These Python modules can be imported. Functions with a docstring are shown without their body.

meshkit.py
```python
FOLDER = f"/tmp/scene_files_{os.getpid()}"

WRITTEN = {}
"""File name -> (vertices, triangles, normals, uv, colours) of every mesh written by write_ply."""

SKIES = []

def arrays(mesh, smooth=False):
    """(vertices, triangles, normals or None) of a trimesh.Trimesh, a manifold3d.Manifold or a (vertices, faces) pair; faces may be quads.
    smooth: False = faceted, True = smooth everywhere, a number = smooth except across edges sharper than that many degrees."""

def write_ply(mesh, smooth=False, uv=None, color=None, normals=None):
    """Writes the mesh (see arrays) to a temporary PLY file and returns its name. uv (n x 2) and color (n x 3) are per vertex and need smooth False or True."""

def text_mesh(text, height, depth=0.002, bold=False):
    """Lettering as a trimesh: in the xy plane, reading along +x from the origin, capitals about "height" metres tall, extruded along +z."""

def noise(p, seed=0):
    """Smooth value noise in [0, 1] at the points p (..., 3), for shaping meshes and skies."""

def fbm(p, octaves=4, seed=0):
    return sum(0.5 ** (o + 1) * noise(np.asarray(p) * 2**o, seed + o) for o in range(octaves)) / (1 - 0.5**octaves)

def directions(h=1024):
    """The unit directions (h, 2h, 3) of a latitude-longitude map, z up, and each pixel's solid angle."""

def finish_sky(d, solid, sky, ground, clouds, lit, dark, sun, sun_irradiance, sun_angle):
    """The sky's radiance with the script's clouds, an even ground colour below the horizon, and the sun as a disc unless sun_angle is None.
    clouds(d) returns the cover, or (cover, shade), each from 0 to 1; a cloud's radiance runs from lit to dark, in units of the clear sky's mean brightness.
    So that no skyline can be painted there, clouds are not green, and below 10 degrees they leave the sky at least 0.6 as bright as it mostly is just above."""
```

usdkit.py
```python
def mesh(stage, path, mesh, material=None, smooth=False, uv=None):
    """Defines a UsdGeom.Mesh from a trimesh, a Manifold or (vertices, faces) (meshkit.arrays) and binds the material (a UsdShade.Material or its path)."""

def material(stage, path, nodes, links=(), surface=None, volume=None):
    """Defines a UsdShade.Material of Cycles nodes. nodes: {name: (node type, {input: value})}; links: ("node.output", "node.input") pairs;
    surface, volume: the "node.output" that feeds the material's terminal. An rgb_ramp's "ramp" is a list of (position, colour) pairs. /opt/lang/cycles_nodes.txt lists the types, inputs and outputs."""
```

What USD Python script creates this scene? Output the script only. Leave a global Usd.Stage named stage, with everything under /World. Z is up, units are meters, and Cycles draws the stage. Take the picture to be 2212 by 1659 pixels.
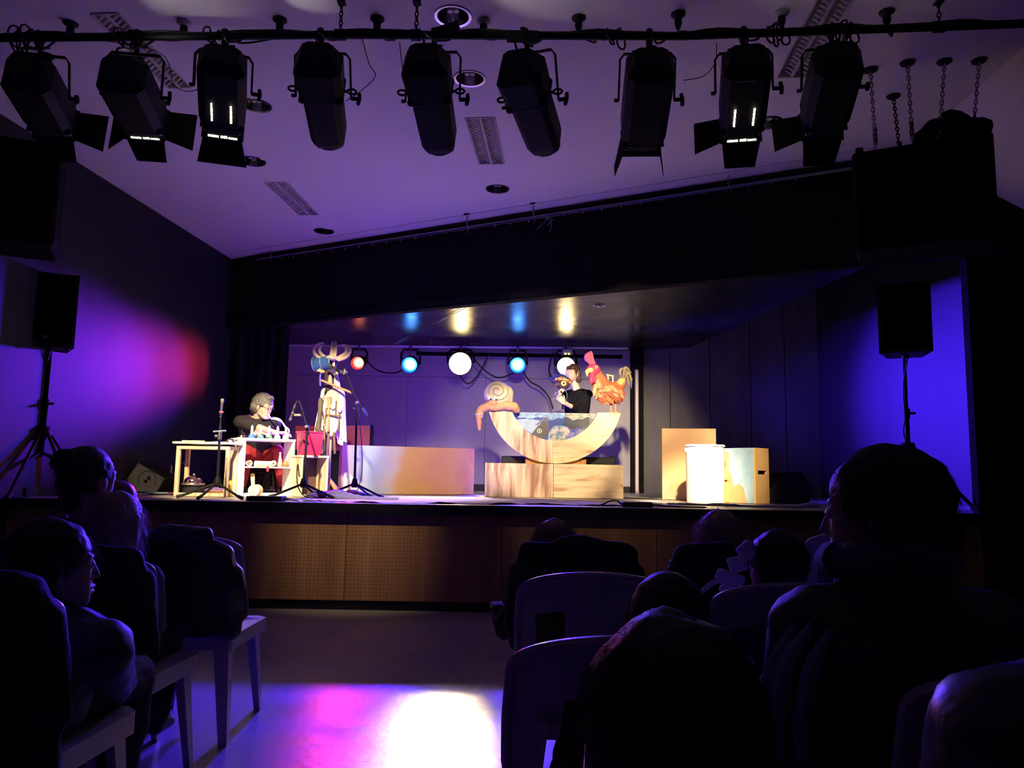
import math, random, numpy as np, trimesh, manifold3d as m3, usdkit, meshkit
from pxr import Usd, UsdGeom, UsdLux, UsdShade, Gf, Sdf, Vt
from shapely.geometry import Polygon, Point, box as sbox
from shapely import affinity

stage = Usd.Stage.CreateInMemory()
UsdGeom.Xform.Define(stage, '/World')
MF = m3.Manifold
rnd = random.Random(7)

# ------------------------------------------------------------------ camera and exposure
cam = UsdGeom.Camera.Define(stage, '/World/camera')
_p, _r = math.atan(190.5 / 1640), .0165
_f = np.array([0, math.cos(_p), math.sin(_p)]); _u0 = np.array([0, -math.sin(_p), math.cos(_p)]); _r0 = np.array([1., 0, 0])
_rt = math.cos(_r) * _r0 + math.sin(_r) * _u0; _up = -math.sin(_r) * _r0 + math.cos(_r) * _u0
cam.AddTransformOp().Set(Gf.Matrix4d(*_rt, 0, *_up, 0, *(-_f), 0, 0, 0, 1.15, 1))
cam.CreateHorizontalApertureAttr(36.0); cam.CreateFocalLengthAttr(36.0 * 1640 / 2212)
cam.CreateClippingRangeAttr((.05, 100)); cam.CreateExposureAttr(0.0)

def spot(path, pos, aim, color, power, cone, soft=.5, radius=.05):
    """A theatre lamp: a small sphere light shaped into a cone, pointing from pos to aim."""
    l = UsdLux.SphereLight.Define(stage, path)
    z = np.array(pos, float) - np.array(aim, float); z /= np.linalg.norm(z)
    x = np.cross([0, 0, 1.], z); x /= np.linalg.norm(x); y = np.cross(z, x)
    l.AddTransformOp().Set(Gf.Matrix4d(*x, 0, *y, 0, *z, 0, *map(float, pos), 1))
    l.CreateRadiusAttr(radius); l.CreateIntensityAttr(float(power)); l.CreateColorAttr(Gf.Vec3f(*color))
    s = UsdLux.ShapingAPI.Apply(l.GetPrim()); s.CreateShapingConeAngleAttr(cone); s.CreateShapingConeSoftnessAttr(soft)
    return l

# strengths, colours and directions of every lamp, all tuned here
WARM = (1.0, .76, .46); BLUE = (.055, .014, 1.0); RED = (1.0, .03, .12)
# back lamps: each wide flat beam is a fan of cones (bearing to the far-left side +, elevation, half angle, strength)
BACK = [(RED, [(48, -7, 12, 2000), (38, -8, 13, 2800), (28, -9, 14, 2600), (4, -16, 20, 6500), (0, -37, 16, 13000), (-25, -14, 20, 400)]),
        (BLUE, [(46, -8, 13, 8000), (36, -8, 13, 17000), (27, -9, 14, 10000), (10, -16, 20, 46000), (-4, -37, 17, 55000), (-25, -14, 20, 1500)]),
        (WARM, [(-3.2, -19.6, 2.6, 20000), (-2, -17, 18, 260), (0, -37, 16, 6000)]),
        (BLUE, [(18, -16, 20, 26000), (-14, -14, 18, 16000), (0, -37, 17, 55000), (-60, -7, 20, 70000), (-49, -9, 20, 22000), (-76, -8, 18, 9000)]),
        (WARM, [(14, -19, 10, 500), (-20, -37, 16, 2500)])]
# front spotlights by their order on the pipe: (target, half angle, strength, softness) each
FRONT = {1: [((-2.75, 7.3, 1.05), 11, 13000, .5), ((-3.6, 8.0, 1.1), 7, 1500, .7)], 2: [((-2.35, 7.8, 1.4), 12, 20000, .5)], 3: [((-1.95, 8.0, 1.85), 9, 11000, .5), ((-1.3, 6.4, 1.1), 17, 2000, 1.)], 4: [((-.85, 8.9, 1.3), 13, 7500, .6)],
         5: [((.45, 8.75, 1.5), 12, 11500, .5), ((.1, 11.6, 1.7), 13, 5000, 1.), ((.6, 6.4, 1.2), 17, 450, 1.)], 6: [((1.55, 11.0, 1.65), 12, 22000, 1.)], 7: [((1.88, 7.7, 1.25), 9, 26000, .9)], 8: [((2.0, 8.0, 1.25), 12, 9000, .5)]}
# stray light that escapes upward from the lamp housings: (fixture, offset of the lit patch on the ceiling, half angle, strength)
LEAK = {1: ((.30, -.06), 34, 240), 2: ((.50, -.03), 12, 300), 4: ((.62, -.08), 20, 380), 7: ((.2, -.1), 26, 40), 8: ((.4, -.1), 26, 40)}

# ------------------------------------------------------------------ helpers
def V(*a): return np.array(a, float)
def nrm(v): v = np.asarray(v, float); return v / (np.linalg.norm(v) + 1e-12)
def tm(man):
    a = man.to_mesh(); return trimesh.Trimesh(np.array(a.vert_properties[:, :3]), np.array(a.tri_verts), process=False)
def cat(*ms):
    o = []
    for m in ms: o += list(m) if isinstance(m, (list, tuple)) else [m]
    return trimesh.util.concatenate([tm(m) if isinstance(m, MF) else m for m in o])
def mv(m, x=0, y=0, z=0): m = m.copy(); m.apply_translation((x, y, z)); return m
def rot(m, ax, deg, at=(0, 0, 0)):
    m = m.copy(); m.apply_transform(trimesh.transformations.rotation_matrix(math.radians(deg), ax, at)); return m
def basis(m, X, Y, Z, o=(0, 0, 0)):
    t = np.eye(4); t[:3, 0], t[:3, 1], t[:3, 2], t[:3, 3] = X, Y, Z, o
    m = m.copy(); m.apply_transform(t); return m
def hull(pts): return tm(MF.hull_points(np.asarray(pts, float)))
def box(cx, cy, cz, sx, sy, sz, b=.004):
    b = min(b, sx / 3, sy / 3, sz / 3); x, y, z = sx / 2, sy / 2, sz / 2; P = []
    for i in (-1, 1):
        for j in (-1, 1):
            for k in (-1, 1):
                P += [(cx + i * x, cy + j * (y - b), cz + k * (z - b)), (cx + i * (x - b), cy + j * y, cz + k * (z - b)), (cx + i * (x - b), cy + j * (y - b), cz + k * z)]
    return hull(P)
def bx(x0, x1, y0, y1, z0, z1, b=.004): return box((x0 + x1) / 2, (y0 + y1) / 2, (z0 + z1) / 2, x1 - x0, y1 - y0, z1 - z0, b)
def frames(p):
    t = np.gradient(p, axis=0); t /= np.linalg.norm(t, axis=1, keepdims=True) + 1e-12
    a = np.cross(t[0], V(0, 0, 1) if abs(t[0][2]) < .9 else V(1, 0, 0)); A = []
    for k in range(len(p)):
        a = a - t[k] * (a @ t[k]); a = nrm(a); A.append(a)
    A = np.array(A); return t, A, np.cross(t, A)
def smooth_path(pts, n=8):
    """Catmull-Rom through the points."""
    p = np.asarray(pts, float); q = np.vstack([2 * p[0] - p[1], p, 2 * p[-1] - p[-2]]); o = []
    for i in range(1, len(q) - 2):
        for t in np.linspace(0, 1, n, endpoint=False):
            o.append(.5 * (2 * q[i] + (q[i + 1] - q[i - 1]) * t + (2 * q[i - 1] - 5 * q[i] + 4 * q[i + 1] - q[i + 2]) * t * t + (3 * q[i] - q[i - 1] - 3 * q[i + 1] + q[i + 2]) * t ** 3))
    return np.array(o + [p[-1]])
def tube(pts, r, n=8, curve=0, flat=1.0):
    p = smooth_path(pts, curve) if curve else np.asarray(pts, float)
    rr = np.asarray(r, float) * np.ones(len(p)) if np.ndim(r) == 0 else np.interp(np.linspace(0, 1, len(p)), np.linspace(0, 1, len(r)), r)
    t, A, B = frames(p); g = np.arange(n) * 2 * np.pi / n
    v = p[:, None] + rr[:, None, None] * (np.cos(g)[None, :, None] * A[:, None] + flat * np.sin(g)[None, :, None] * B[:, None])
    m = len(p); f = []
    for i in range(m - 1):
        for j in range(n):
            a, b, c, d = i * n + j, i * n + (j + 1) % n, (i + 1) * n + (j + 1) % n, (i + 1) * n + j
            f += [(a, b, c), (a, c, d)]
    for j in range(1, n - 1): f += [(0, j + 1, j), ((m - 1) * n, (m - 1) * n + j, (m - 1) * n + j + 1)]
    o = trimesh.Trimesh(v.reshape(-1, 3), f, process=False)
    if o.volume < 0: o.invert()
    return o
def cyl(a, b, r, r2=None, n=16): return tube([a, (np.asarray(a, float) + b) / 2, b], [r, (r + (r if r2 is None else r2)) / 2, r if r2 is None else r2], n)
def lathe(prof, n=28, at=(0, 0, 0)):
    m = trimesh.creation.revolve(np.asarray(prof, float), sections=n)
    if m.volume < 0: m.invert()
    return mv(m, *at)
def slab(poly, t, y=0.0):
    """A polygon in (x, z) with thickness t along y, centred on y."""
    gs = getattr(poly, 'geoms', [poly]); o = []
    for g in gs:
        m = trimesh.creation.extrude_polygon(g, t, engine='earcut'); v = m.vertices.copy()
        m.vertices = np.c_[v[:, 0], y - t / 2 + v[:, 2], v[:, 1]]; m.invert(); o.append(m)
    m = cat(o)
    if m.volume < 0: m.invert()
    return m
def plate(poly, z0, z1):
    o = []
    for g in getattr(poly, 'geoms', [poly]):
        m = trimesh.creation.extrude_polygon(g, z1 - z0, engine='earcut'); m.apply_translation((0, 0, z0)); o.append(m)
    return cat(o)
def sph(c, r, n=16): return MF.sphere(1.0, n).scale([r, r, r] if np.ndim(r) == 0 else list(r)).translate(list(map(float, c)))
def bone(*cr, n=14):
    """Hull of spheres given as (centre, radius)."""
    return MF.batch_hull([sph(c, r, n) for c, r in cr])
def union(ms): return MF.batch_boolean(list(ms), m3.OpType.Add)
def blob(ms, res=.014, it=6, noise=0, ns=14, seed=0):
    m = tm(union(ms).refine_to_length(res)); trimesh.smoothing.filter_taubin(m, iterations=it)
    if noise:
        n = m.vertex_normals; m.vertices = m.vertices + n * ((meshkit.fbm(m.vertices * ns, 3, seed) - .5) * 2 * noise)[:, None]
    return m
def rough(m, amp, sc, res=None, seed=0):
    if res:
        v, f = trimesh.remesh.subdivide_to_size(m.vertices, m.faces, res); m = trimesh.Trimesh(v, f); m.merge_vertices()
    m = m.copy(); n = m.vertex_normals; m.vertices = m.vertices + n * ((meshkit.fbm(m.vertices * sc, 3, seed) - .5) * 2 * amp)[:, None]; return m
def chain_mesh(a, b, r=.0035, pitch=.028):
    a, b = np.asarray(a, float), np.asarray(b, float); L = np.linalg.norm(b - a); n = max(2, int(L / pitch)); d = (b - a) / L
    s = nrm(np.cross(d, V(.3, 1, .1))); q = np.cross(d, s); o = []
    for k in range(n):
        c = a + d * (k + .5) * L / n; e = s if k % 2 else q; g = np.linspace(0, 2 * np.pi, 9)
        o.append(tube([c + d * math.cos(x) * pitch * .68 + e * math.sin(x) * .011 for x in g], r, 5))
    return cat(o)

# ------------------------------------------------------------------ scene graph helpers
used = {}
def uniq(parent, name):
    k = used.get((parent, name), 0); used[(parent, name)] = k + 1
    return f'{parent}/{name}' if k == 0 else f'{parent}/{name}_{k:03d}'
def tag(prim, label=None, cat_=None, group=None, kind=None):
    for k, v in (('label', label), ('category', cat_), ('group', group), ('kind', kind)):
        if v: prim.SetCustomDataByKey(k, v)
LOC = {}
def thing(name, label, cat_, loc=(0, 0, 0), rz=0, group=None, kind=None):
    path = uniq('/World', name); x = UsdGeom.Xform.Define(stage, path)
    x.AddTranslateOp().Set(Gf.Vec3d(*map(float, loc)))
    if rz: x.AddRotateZOp().Set(float(rz))
    tag(x.GetPrim(), label, cat_, group, kind); LOC[path] = np.array(loc, float); return path
def part(parent, name, mesh, mat, smooth=35, label=None, kind=None, world=False):
    if isinstance(mesh, (list, tuple)): mesh = cat(*mesh)
    if isinstance(mesh, MF): mesh = tm(mesh)
    if world: mesh = mv(mesh, *(-LOC[parent]))
    path = uniq(parent, name); m = usdkit.mesh(stage, path, mesh, mat, smooth); tag(m.GetPrim(), label, None, None, kind); return path
def solo(name, label, cat_, mesh, mat, smooth=35, group=None, kind=None, loc=None):
    """A thing that is one mesh."""
    if isinstance(mesh, (list, tuple)): mesh = cat(*mesh)
    if isinstance(mesh, MF): mesh = tm(mesh)
    path = uniq('/World', name)
    if loc is None:
        b = mesh.bounds; loc = ((b[0][0] + b[1][0]) / 2, (b[0][1] + b[1][1]) / 2, b[0][2]); mesh = mv(mesh, *(-np.array(loc)))
    m = usdkit.mesh(stage, path, mesh, mat, smooth); UsdGeom.Xformable(m).AddTranslateOp().Set(Gf.Vec3d(*map(float, loc)))
    tag(m.GetPrim(), label, cat_, group, kind); return path
def copy(src, label, loc, rz=0, group=None):
    was = stage.GetPrimAtPath(src).GetCustomData(); p = thing(src.split('/')[2].rstrip('0123456789').rstrip('_'), label, was['category'], loc, rz, group or was.get('group'))
    pr = stage.GetPrimAtPath(p); pr.GetReferences().AddInternalReference(Sdf.Path(src)); pr.SetInstanceable(True); return p

# ------------------------------------------------------------------ materials
def M(name, col, rough_=.5, metal=0., col2=None, scale=6., stretch=(1, 1, 1), bump=0., bscale=None, spec=.5, emit=None, estr=0., coat=0., detail=4., sheen=0., trans=0., contrast=.25, rvar=0.):
    n = {'p': ('principled_bsdf', dict(base_color=col, roughness=rough_, metallic=metal, specular_ior_level=spec, coat_weight=coat, sheen_weight=sheen, transmission_weight=trans))}
    if emit: n['p'][1].update(emission_color=emit, emission_strength=estr)
    L = []
    n['tc'] = ('texture_coordinate', {}); n['mp'] = ('mapping', {'scale': stretch}); L += [('tc.object', 'mp.vector')]
    if col2 is not None:
        n['n1'] = ('noise_texture', {'scale': scale, 'detail': detail, 'roughness': .6}); n['r1'] = ('rgb_ramp', {'ramp': [(.5 - contrast, col), (.5 + contrast, col2)]})
        L += [('mp.vector', 'n1.vector'), ('n1.fac', 'r1.fac'), ('r1.color', 'p.base_color')]
    if rvar:
        n['n3'] = ('noise_texture', {'scale': scale, 'detail': 3.}); n['m3'] = ('map_range', {'from_min': .3, 'from_max': .7, 'to_min': max(.02, rough_ - rvar), 'to_max': rough_ + rvar})
        L += [('mp.vector', 'n3.vector'), ('n3.fac', 'm3.value'), ('m3.result', 'p.roughness')]
    if bump:
        n['n2'] = ('noise_texture', {'scale': bscale or scale * 4, 'detail': 4.}); n['b'] = ('bump', {'strength': bump, 'distance': .02})
        L += [('mp.vector', 'n2.vector'), ('n2.fac', 'b.height'), ('b.normal', 'p.normal')]
    return usdkit.material(stage, '/World/Looks/' + name, n, L, surface='p.BSDF')
UsdGeom.Scope.Define(stage, '/World/Looks')

black_paint = M('black_paint', (.006, .006, .007), .85, col2=(.008, .008, .009), scale=3, bump=.1, spec=.06)
black_metal = M('black_metal', (.004, .004, .005), .6, col2=(.007, .007, .008), scale=9, spec=.25)
black_cloth = M('black_cloth', (.006, .006, .008), .95, spec=.1, col2=(.012, .012, .014), scale=4, sheen=.1)
black_plastic = M('black_plastic', (.006, .006, .007), .6, col2=(.010, .010, .011), scale=30, bump=.15, bscale=200, spec=.3)
rubber = M('rubber', (.01, .01, .01), .7)
chrome = M('chrome', (.7, .7, .72), .22, 1.0)
steel = M('steel', (.32, .32, .34), .38, 1.0, col2=(.45, .45, .47), scale=12)
pale_metal = M('pale_metal', (.5, .48, .45), .35, 1.0)
ceiling_paint = M('ceiling_paint', (.78, .76, .74), .75, col2=(.82, .80, .78), scale=1.2, bump=.04, bscale=14)
louvre_white = M('louvre_white', (.55, .53, .46), .45, col2=(.6, .58, .5), scale=5)
floor_mat = M('floor_stone', (.46, .44, .42), .34, col2=(.24, .225, .21), scale=3.2, detail=8, bump=.06, bscale=22, contrast=.3, rvar=.08)
deck_mat = M('deck', (.20, .19, .19), .42, col2=(.29, .275, .27), scale=4, detail=7, stretch=(.5, 2, 1), bump=.05, rvar=.1)
wall_mat = M('wall_dark', (.022, .022, .024), .6, spec=.2, col2=(.036, .036, .039), scale=2.2, stretch=(1, 1, .22), detail=6, bump=.05)
flat_grey = M('flat_grey', (.10, .098, .094), .75, spec=.2, col2=(.18, .176, .168), scale=2.0, stretch=(1.6, 1, .5), detail=6, contrast=.2)
back_grey = M('back_grey', (.42, .41, .41), .8, col2=(.5, .49, .49), scale=3, stretch=(1, 1, .4), detail=6)
soffit_mat = M('soffit_gloss', (.006, .006, .008), .26, spec=.22, col2=(.014, .014, .017), scale=2, bump=.12, bscale=5, rvar=.05)
header_mat = M('header_black', (.007, .0065, .008), .8, col2=(.011, .010, .012), scale=3, spec=.06)
trim_black = M('trim_black', (.008, .0075, .009), .45, spec=.3)
cable_black = M('cable_black', (.01, .01, .011), .55)
white_plastic = M('white_plastic', (.46, .45, .45), .3, col2=(.5, .49, .48), scale=7, bump=.03, bscale=60)

def pegboard():
    n = {'tc': ('texture_coordinate', {}), 'sx': ('separate_xyz', {}), 'cx': ('combine_xyz', {}),
         'mx': ('math', {'math_type': 'multiply', 'value2': 32.3}), 'mz': ('math', {'math_type': 'multiply', 'value2': 32.3}),
         'fx': ('math', {'math_type': 'fraction'}), 'fz': ('math', {'math_type': 'fraction'}),
         'dx': ('math', {'math_type': 'subtract', 'value2': .5}), 'dz': ('math', {'math_type': 'subtract', 'value2': .5}),
         'len': ('vector_math', {'math_type': 'length'}), 'hole': ('math', {'math_type': 'less_than', 'value2': .135}),
         'mp': ('mapping', {'scale': (9., 9., .7)}), 'n': ('noise_texture', {'scale': 1., 'detail': 5.}),
         'r': ('rgb_ramp', {'ramp': [(.3, (.33, .17, .062)), (.55, (.42, .225, .085)), (.75, (.49, .28, .12))]}),
         'mix': ('mix_color', {'blend_type': 'mix', 'b': (.09, .04, .018)}), 'p': ('principled_bsdf', {'roughness': .42})}
    L = [('tc.object', 'sx.vector'), ('sx.x', 'mx.value1'), ('sx.z', 'mz.value1'), ('mx.value', 'fx.value1'), ('mz.value', 'fz.value1'), ('fx.value', 'dx.value1'), ('fz.value', 'dz.value1'),
         ('dx.value', 'cx.x'), ('dz.value', 'cx.y'), ('cx.vector', 'len.vector1'), ('len.value', 'hole.value1'), ('hole.value', 'mix.fac'),
         ('tc.object', 'mp.vector'), ('mp.vector', 'n.vector'), ('n.fac', 'r.fac'), ('r.color', 'mix.a'), ('mix.result', 'p.base_color')]
    return usdkit.material(stage, '/World/Looks/pegboard', n, L, surface='p.BSDF')
peg_mat = pegboard()
def wood(name, light, mid, dark, axis, sc=3.5, rough_=.6, lo=.36, hi=.66):
    """Painted wood grain running along the axis (object coordinates)."""
    st = {'x': (.5, 4, 5), 'z': (4.5, 4, .55), 'y': (4, .5, 5)}[axis]
    n = {'tc': ('texture_coordinate', {}), 'mp': ('mapping', {'scale': st}), 'n': ('noise_texture', {'scale': sc, 'detail': 5., 'distortion': .5, 'roughness': .55}),
         'r': ('rgb_ramp', {'ramp': [(lo, light), ((lo + hi) / 2, mid), (hi, dark)]}), 'p': ('principled_bsdf', {'roughness': rough_})}
    return usdkit.material(stage, '/World/Looks/' + name, n, [('tc.object', 'mp.vector'), ('mp.vector', 'n.vector'), ('n.fac', 'r.fac'), ('r.color', 'p.base_color')], surface='p.BSDF')
wood_v = wood('wood_vertical', (.84, .70, .52), (.70, .50, .35), (.36, .19, .12), 'z', 2.4, lo=.38, hi=.63)
wood_h = wood('wood_horizontal', (.84, .68, .44), (.76, .56, .33), (.34, .17, .08), 'x', 3.4, lo=.42, hi=.68)
wood_pale = wood('wood_pale', (.78, .66, .47), (.70, .56, .37), (.55, .40, .24), 'z', 4)
wood_white = wood('wood_white', (.86, .82, .74), (.80, .75, .66), (.70, .62, .5), 'z', 4)
wood_orange = wood('wood_orange', (.62, .34, .10), (.52, .26, .07), (.34, .15, .04), 'z', 5)

# ------------------------------------------------------------------ the room
def S(name, mesh, mat, smooth=False, label=None, parent='/World'):
    if isinstance(mesh, (list, tuple)): mesh = cat(*mesh)
    path = uniq(parent, name); m = usdkit.mesh(stage, path, mesh, mat, smooth)
    if parent == '/World': tag(m.GetPrim(), label, None, None, 'structure')
    return path
def SX(name, label):
    path = uniq('/World', name); x = UsdGeom.Xform.Define(stage, path); tag(x.GetPrim(), label, None, None, 'structure'); LOC[path] = V(0, 0, 0); return path

G = math.radians(4.5)                               # the hall's own axis, turned a little from the camera's
def wl(y): return -4.23 + (y - 5.93) * .0795        # left wall's x at depth y
def hd(x): return 10.2 + (x + 3.89) * -.5195        # the oblique header's depth at x
S('floor', plate(Polygon([(wl(-1.2) - .1, -1.2), (5.6, -1.2), (5.6, 6.6), (wl(6.6) - .1, 6.6)]), -.12, 0), floor_mat, label='worn grey stone-look hall floor in front of the stage')

# ceiling with holes for the downlights and the louvred fittings
DL = [(-.41, 4.49, .105), (-.345, 5.25, .1), (-2.46, 6.82, .1), (-.18, 7.416, .1), (-2.295, 8.88, .1), (2.04, 5.87, .1), (-2.06, 5.72, .1)]
VENT = [(-.345, 5.87, .225, .93), (-2.54, 7.35, .225, .95), (-2.79, 4.53, .185, .95), (1.735, 4.2, .215, .97)]    # near-left corner, width, length
def vent_poly(v): x, y, w, l = v; return affinity.rotate(sbox(x, y, x + w, y + l), -4.5, origin=(x, y))
VENT = [(-.411, 5.875, .23, .92), (-2.515, 7.345, .225, .96), (-2.716, 4.53, .18, .93), (1.79, 4.2, .21, .96)]
outl = Polygon([(wl(-1.2), -1.2), (3.05, -1.2), (3.42, 6.4), (wl(10.2) + 7.3, hd(wl(10.2) + 7.3)), (wl(10.2), 10.2)])
holes = [Point(x, y).buffer(r, 24) for x, y, r in DL] + [vent_poly(v) for v in VENT]
cp = outl
for h in holes: cp = cp.difference(h)
S('ceiling', plate(cp, 4.0, 4.05), ceiling_paint, label='smooth white hall ceiling glowing purple from the stage')
# shallow raised strip of plaster along the header
S('trim_1', plate(Polygon([(-3.75, 9.86), (3.1, 6.30), (3.3, 6.50), (-3.7, 10.12)]), 3.988, 4.003), ceiling_paint, label='shallow plaster strip of the ceiling along the stage header')
# bulkhead beside the hung box at the right
S('trim_2', hull([(3.05, -1.2, 4.05), (3.42, 6.4, 4.05), (3.12, -1.2, 4.0), (3.47, 6.4, 4.0), (3.9, -1.2, 3.35), (4.2, 6.4, 3.35), (4.0, -1.2, 4.05), (4.4, 6.4, 4.05)]), ceiling_paint, label='sloping plaster bulkhead above the hung speaker box')
S('wall_left', plate(Polygon([(wl(-1.2), -1.2), (wl(11.7), 11.7), (wl(11.7) - .15, 11.7), (wl(-1.2) - .15, -1.2)]), 0, 4.05), wall_mat, label='dark painted side wall catching purple and magenta light')
S('baseboard_left', plate(Polygon([(wl(6.6), 6.6), (wl(11.6), 11.6), (wl(11.6) + .015, 11.6), (wl(6.6) + .015, 6.6)]), .87, .95), trim_black, label='black skirting along the purple side wall on the stage')
# stage right wall, lit blue, with board seams
rw = [(4.30, 10.55), (4.885, 7.6), (5.1, 6.3)]
S('wall_right', plate(Polygon([(4.30, 10.55), (4.885, 7.6), (5.15, 6.3), (5.3, 6.3), (5.03, 7.6), (4.45, 10.6)]), .4, 4.0), wall_mat, label='dark stage side wall lit blue behind the speaker stand')
# black wing in front of it, the edge of the stage opening
S('wall_proscenium', bx(3.93, 6.2, 6.42, 6.52, 0, 3.4), header_mat, label='black return wall ending the stage opening')
# back wall: a grey central part and a dark boarded flat at the right that comes forward
wb_ = SX('wall_back', 'grey panelled rear wall of the stage behind the hung lamps')
S('backing', bx(-4.1, 2.3, 11.62, 11.75, .6, 3.6), black_paint, parent=wb_)
for k in range(5):
    for z0, z1 in ((.87, 2.585), (2.59, 3.4)): S('panel', bx(-4.0 + 1.2 * k, -4.0 + 1.2 * k + 1.196, 11.6, 11.622, z0, z1, .002), back_grey, parent=wb_)
S('baseboard_back', bx(-4.0, 1.9, 11.57, 11.6, .87, .96), trim_black, label='black skirting of the rear stage wall')
wf = SX('wall_flat', 'dark boarded wall standing at an angle behind the painted boxes')
fa, fb = V(2.0, 11.5), V(4.30, 10.55); fd = fb - fa; fn = V(fd[1], -fd[0]) / np.linalg.norm(fd)
for a, b in ((0, .165), (.165, .40), (.40, .63), (.63, .82), (.82, 1.0)):
    p0, p1 = fa + fd * (a + .002), fa + fd * (b - .002); q = .06
    S('panel', plate(Polygon([p0, p1, p1 - fn * q, p0 - fn * q]), .87, 3.99), flat_grey, parent=wf)
S('backing', plate(Polygon([fa - fn * .065, fb - fn * .065, fb - fn * .1, fa - fn * .1]), .87, 4.0), black_paint, parent=wf)
# dark post and the white fluorescent batten beside the rear wall
S('trim_3', bx(1.80, 1.99, 11.42, 11.5, .87, 3.2), header_mat, label='black post at the end of the rear wall')
# oblique header and the glossy soffit behind it
hx0, hx1 = wl(10.2), 4.6
S('wall_header', plate(Polygon([(hx0, hd(hx0)), (hx1, hd(hx1)), (hx1 + .06, hd(hx1) + .11), (hx0 + .06, hd(hx0) + .11)]), 3.03, 4.05), header_mat, label='black header beam running obliquely over the stage opening')
S('ceiling_stage', plate(Polygon([(hx0 - .1, hd(hx0)), (3.2, 6.55), (2.6, 11.8), (-4.0, 11.8)]), 3.05, 3.12), soffit_mat, label='glossy black stage ceiling mirroring the coloured lamps')

S('ceiling_stage', plate(Polygon([(3.0, 6.8), (4.6, 5.9), (5.4, 6.1), (5.2, 8), (4.6, 11), (2.4, 11.9)]), 4.0, 4.05), header_mat, label='black recess over the blue-lit side wall of the stage')
# ------------------------------------------------------------------ the stage itself
st = SX('stage', 'raised stage with a perforated orange plywood front and black nosing')
S('deck', plate(Polygon([(wl(6.4), 6.40), (5.15, 6.40), (4.95, 7.6), (4.4, 11.0), (2.3, 11.7), (-3.75, 11.7)]), .80, .87), deck_mat, parent=st)
S('nosing', bx(-4.25, 5.2, 6.355, 6.41, .785, .872, .006), trim_black, True, parent=st)
x = -1.355 - 1.29 * 3
while x < 5.2:
    if x + 1.29 > -4.3:
        m = bx(max(x, -4.2) + .002, min(x + 1.29, 5.15) - .002, 6.42, 6.436, .078, .785, .002); c = (max(x, -4.2), 6.42, .07); m = mv(m, -c[0], -c[1], -c[2])
        p = S('front_panel', m, peg_mat, parent=st); UsdGeom.Xformable(stage.GetPrimAtPath(p)).AddTranslateOp().Set(Gf.Vec3d(*c))
    x += 1.29
S('kick_board', bx(-4.25, 5.2, 6.44, 6.47, 0, .08, .003), trim_black, parent=st)

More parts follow.
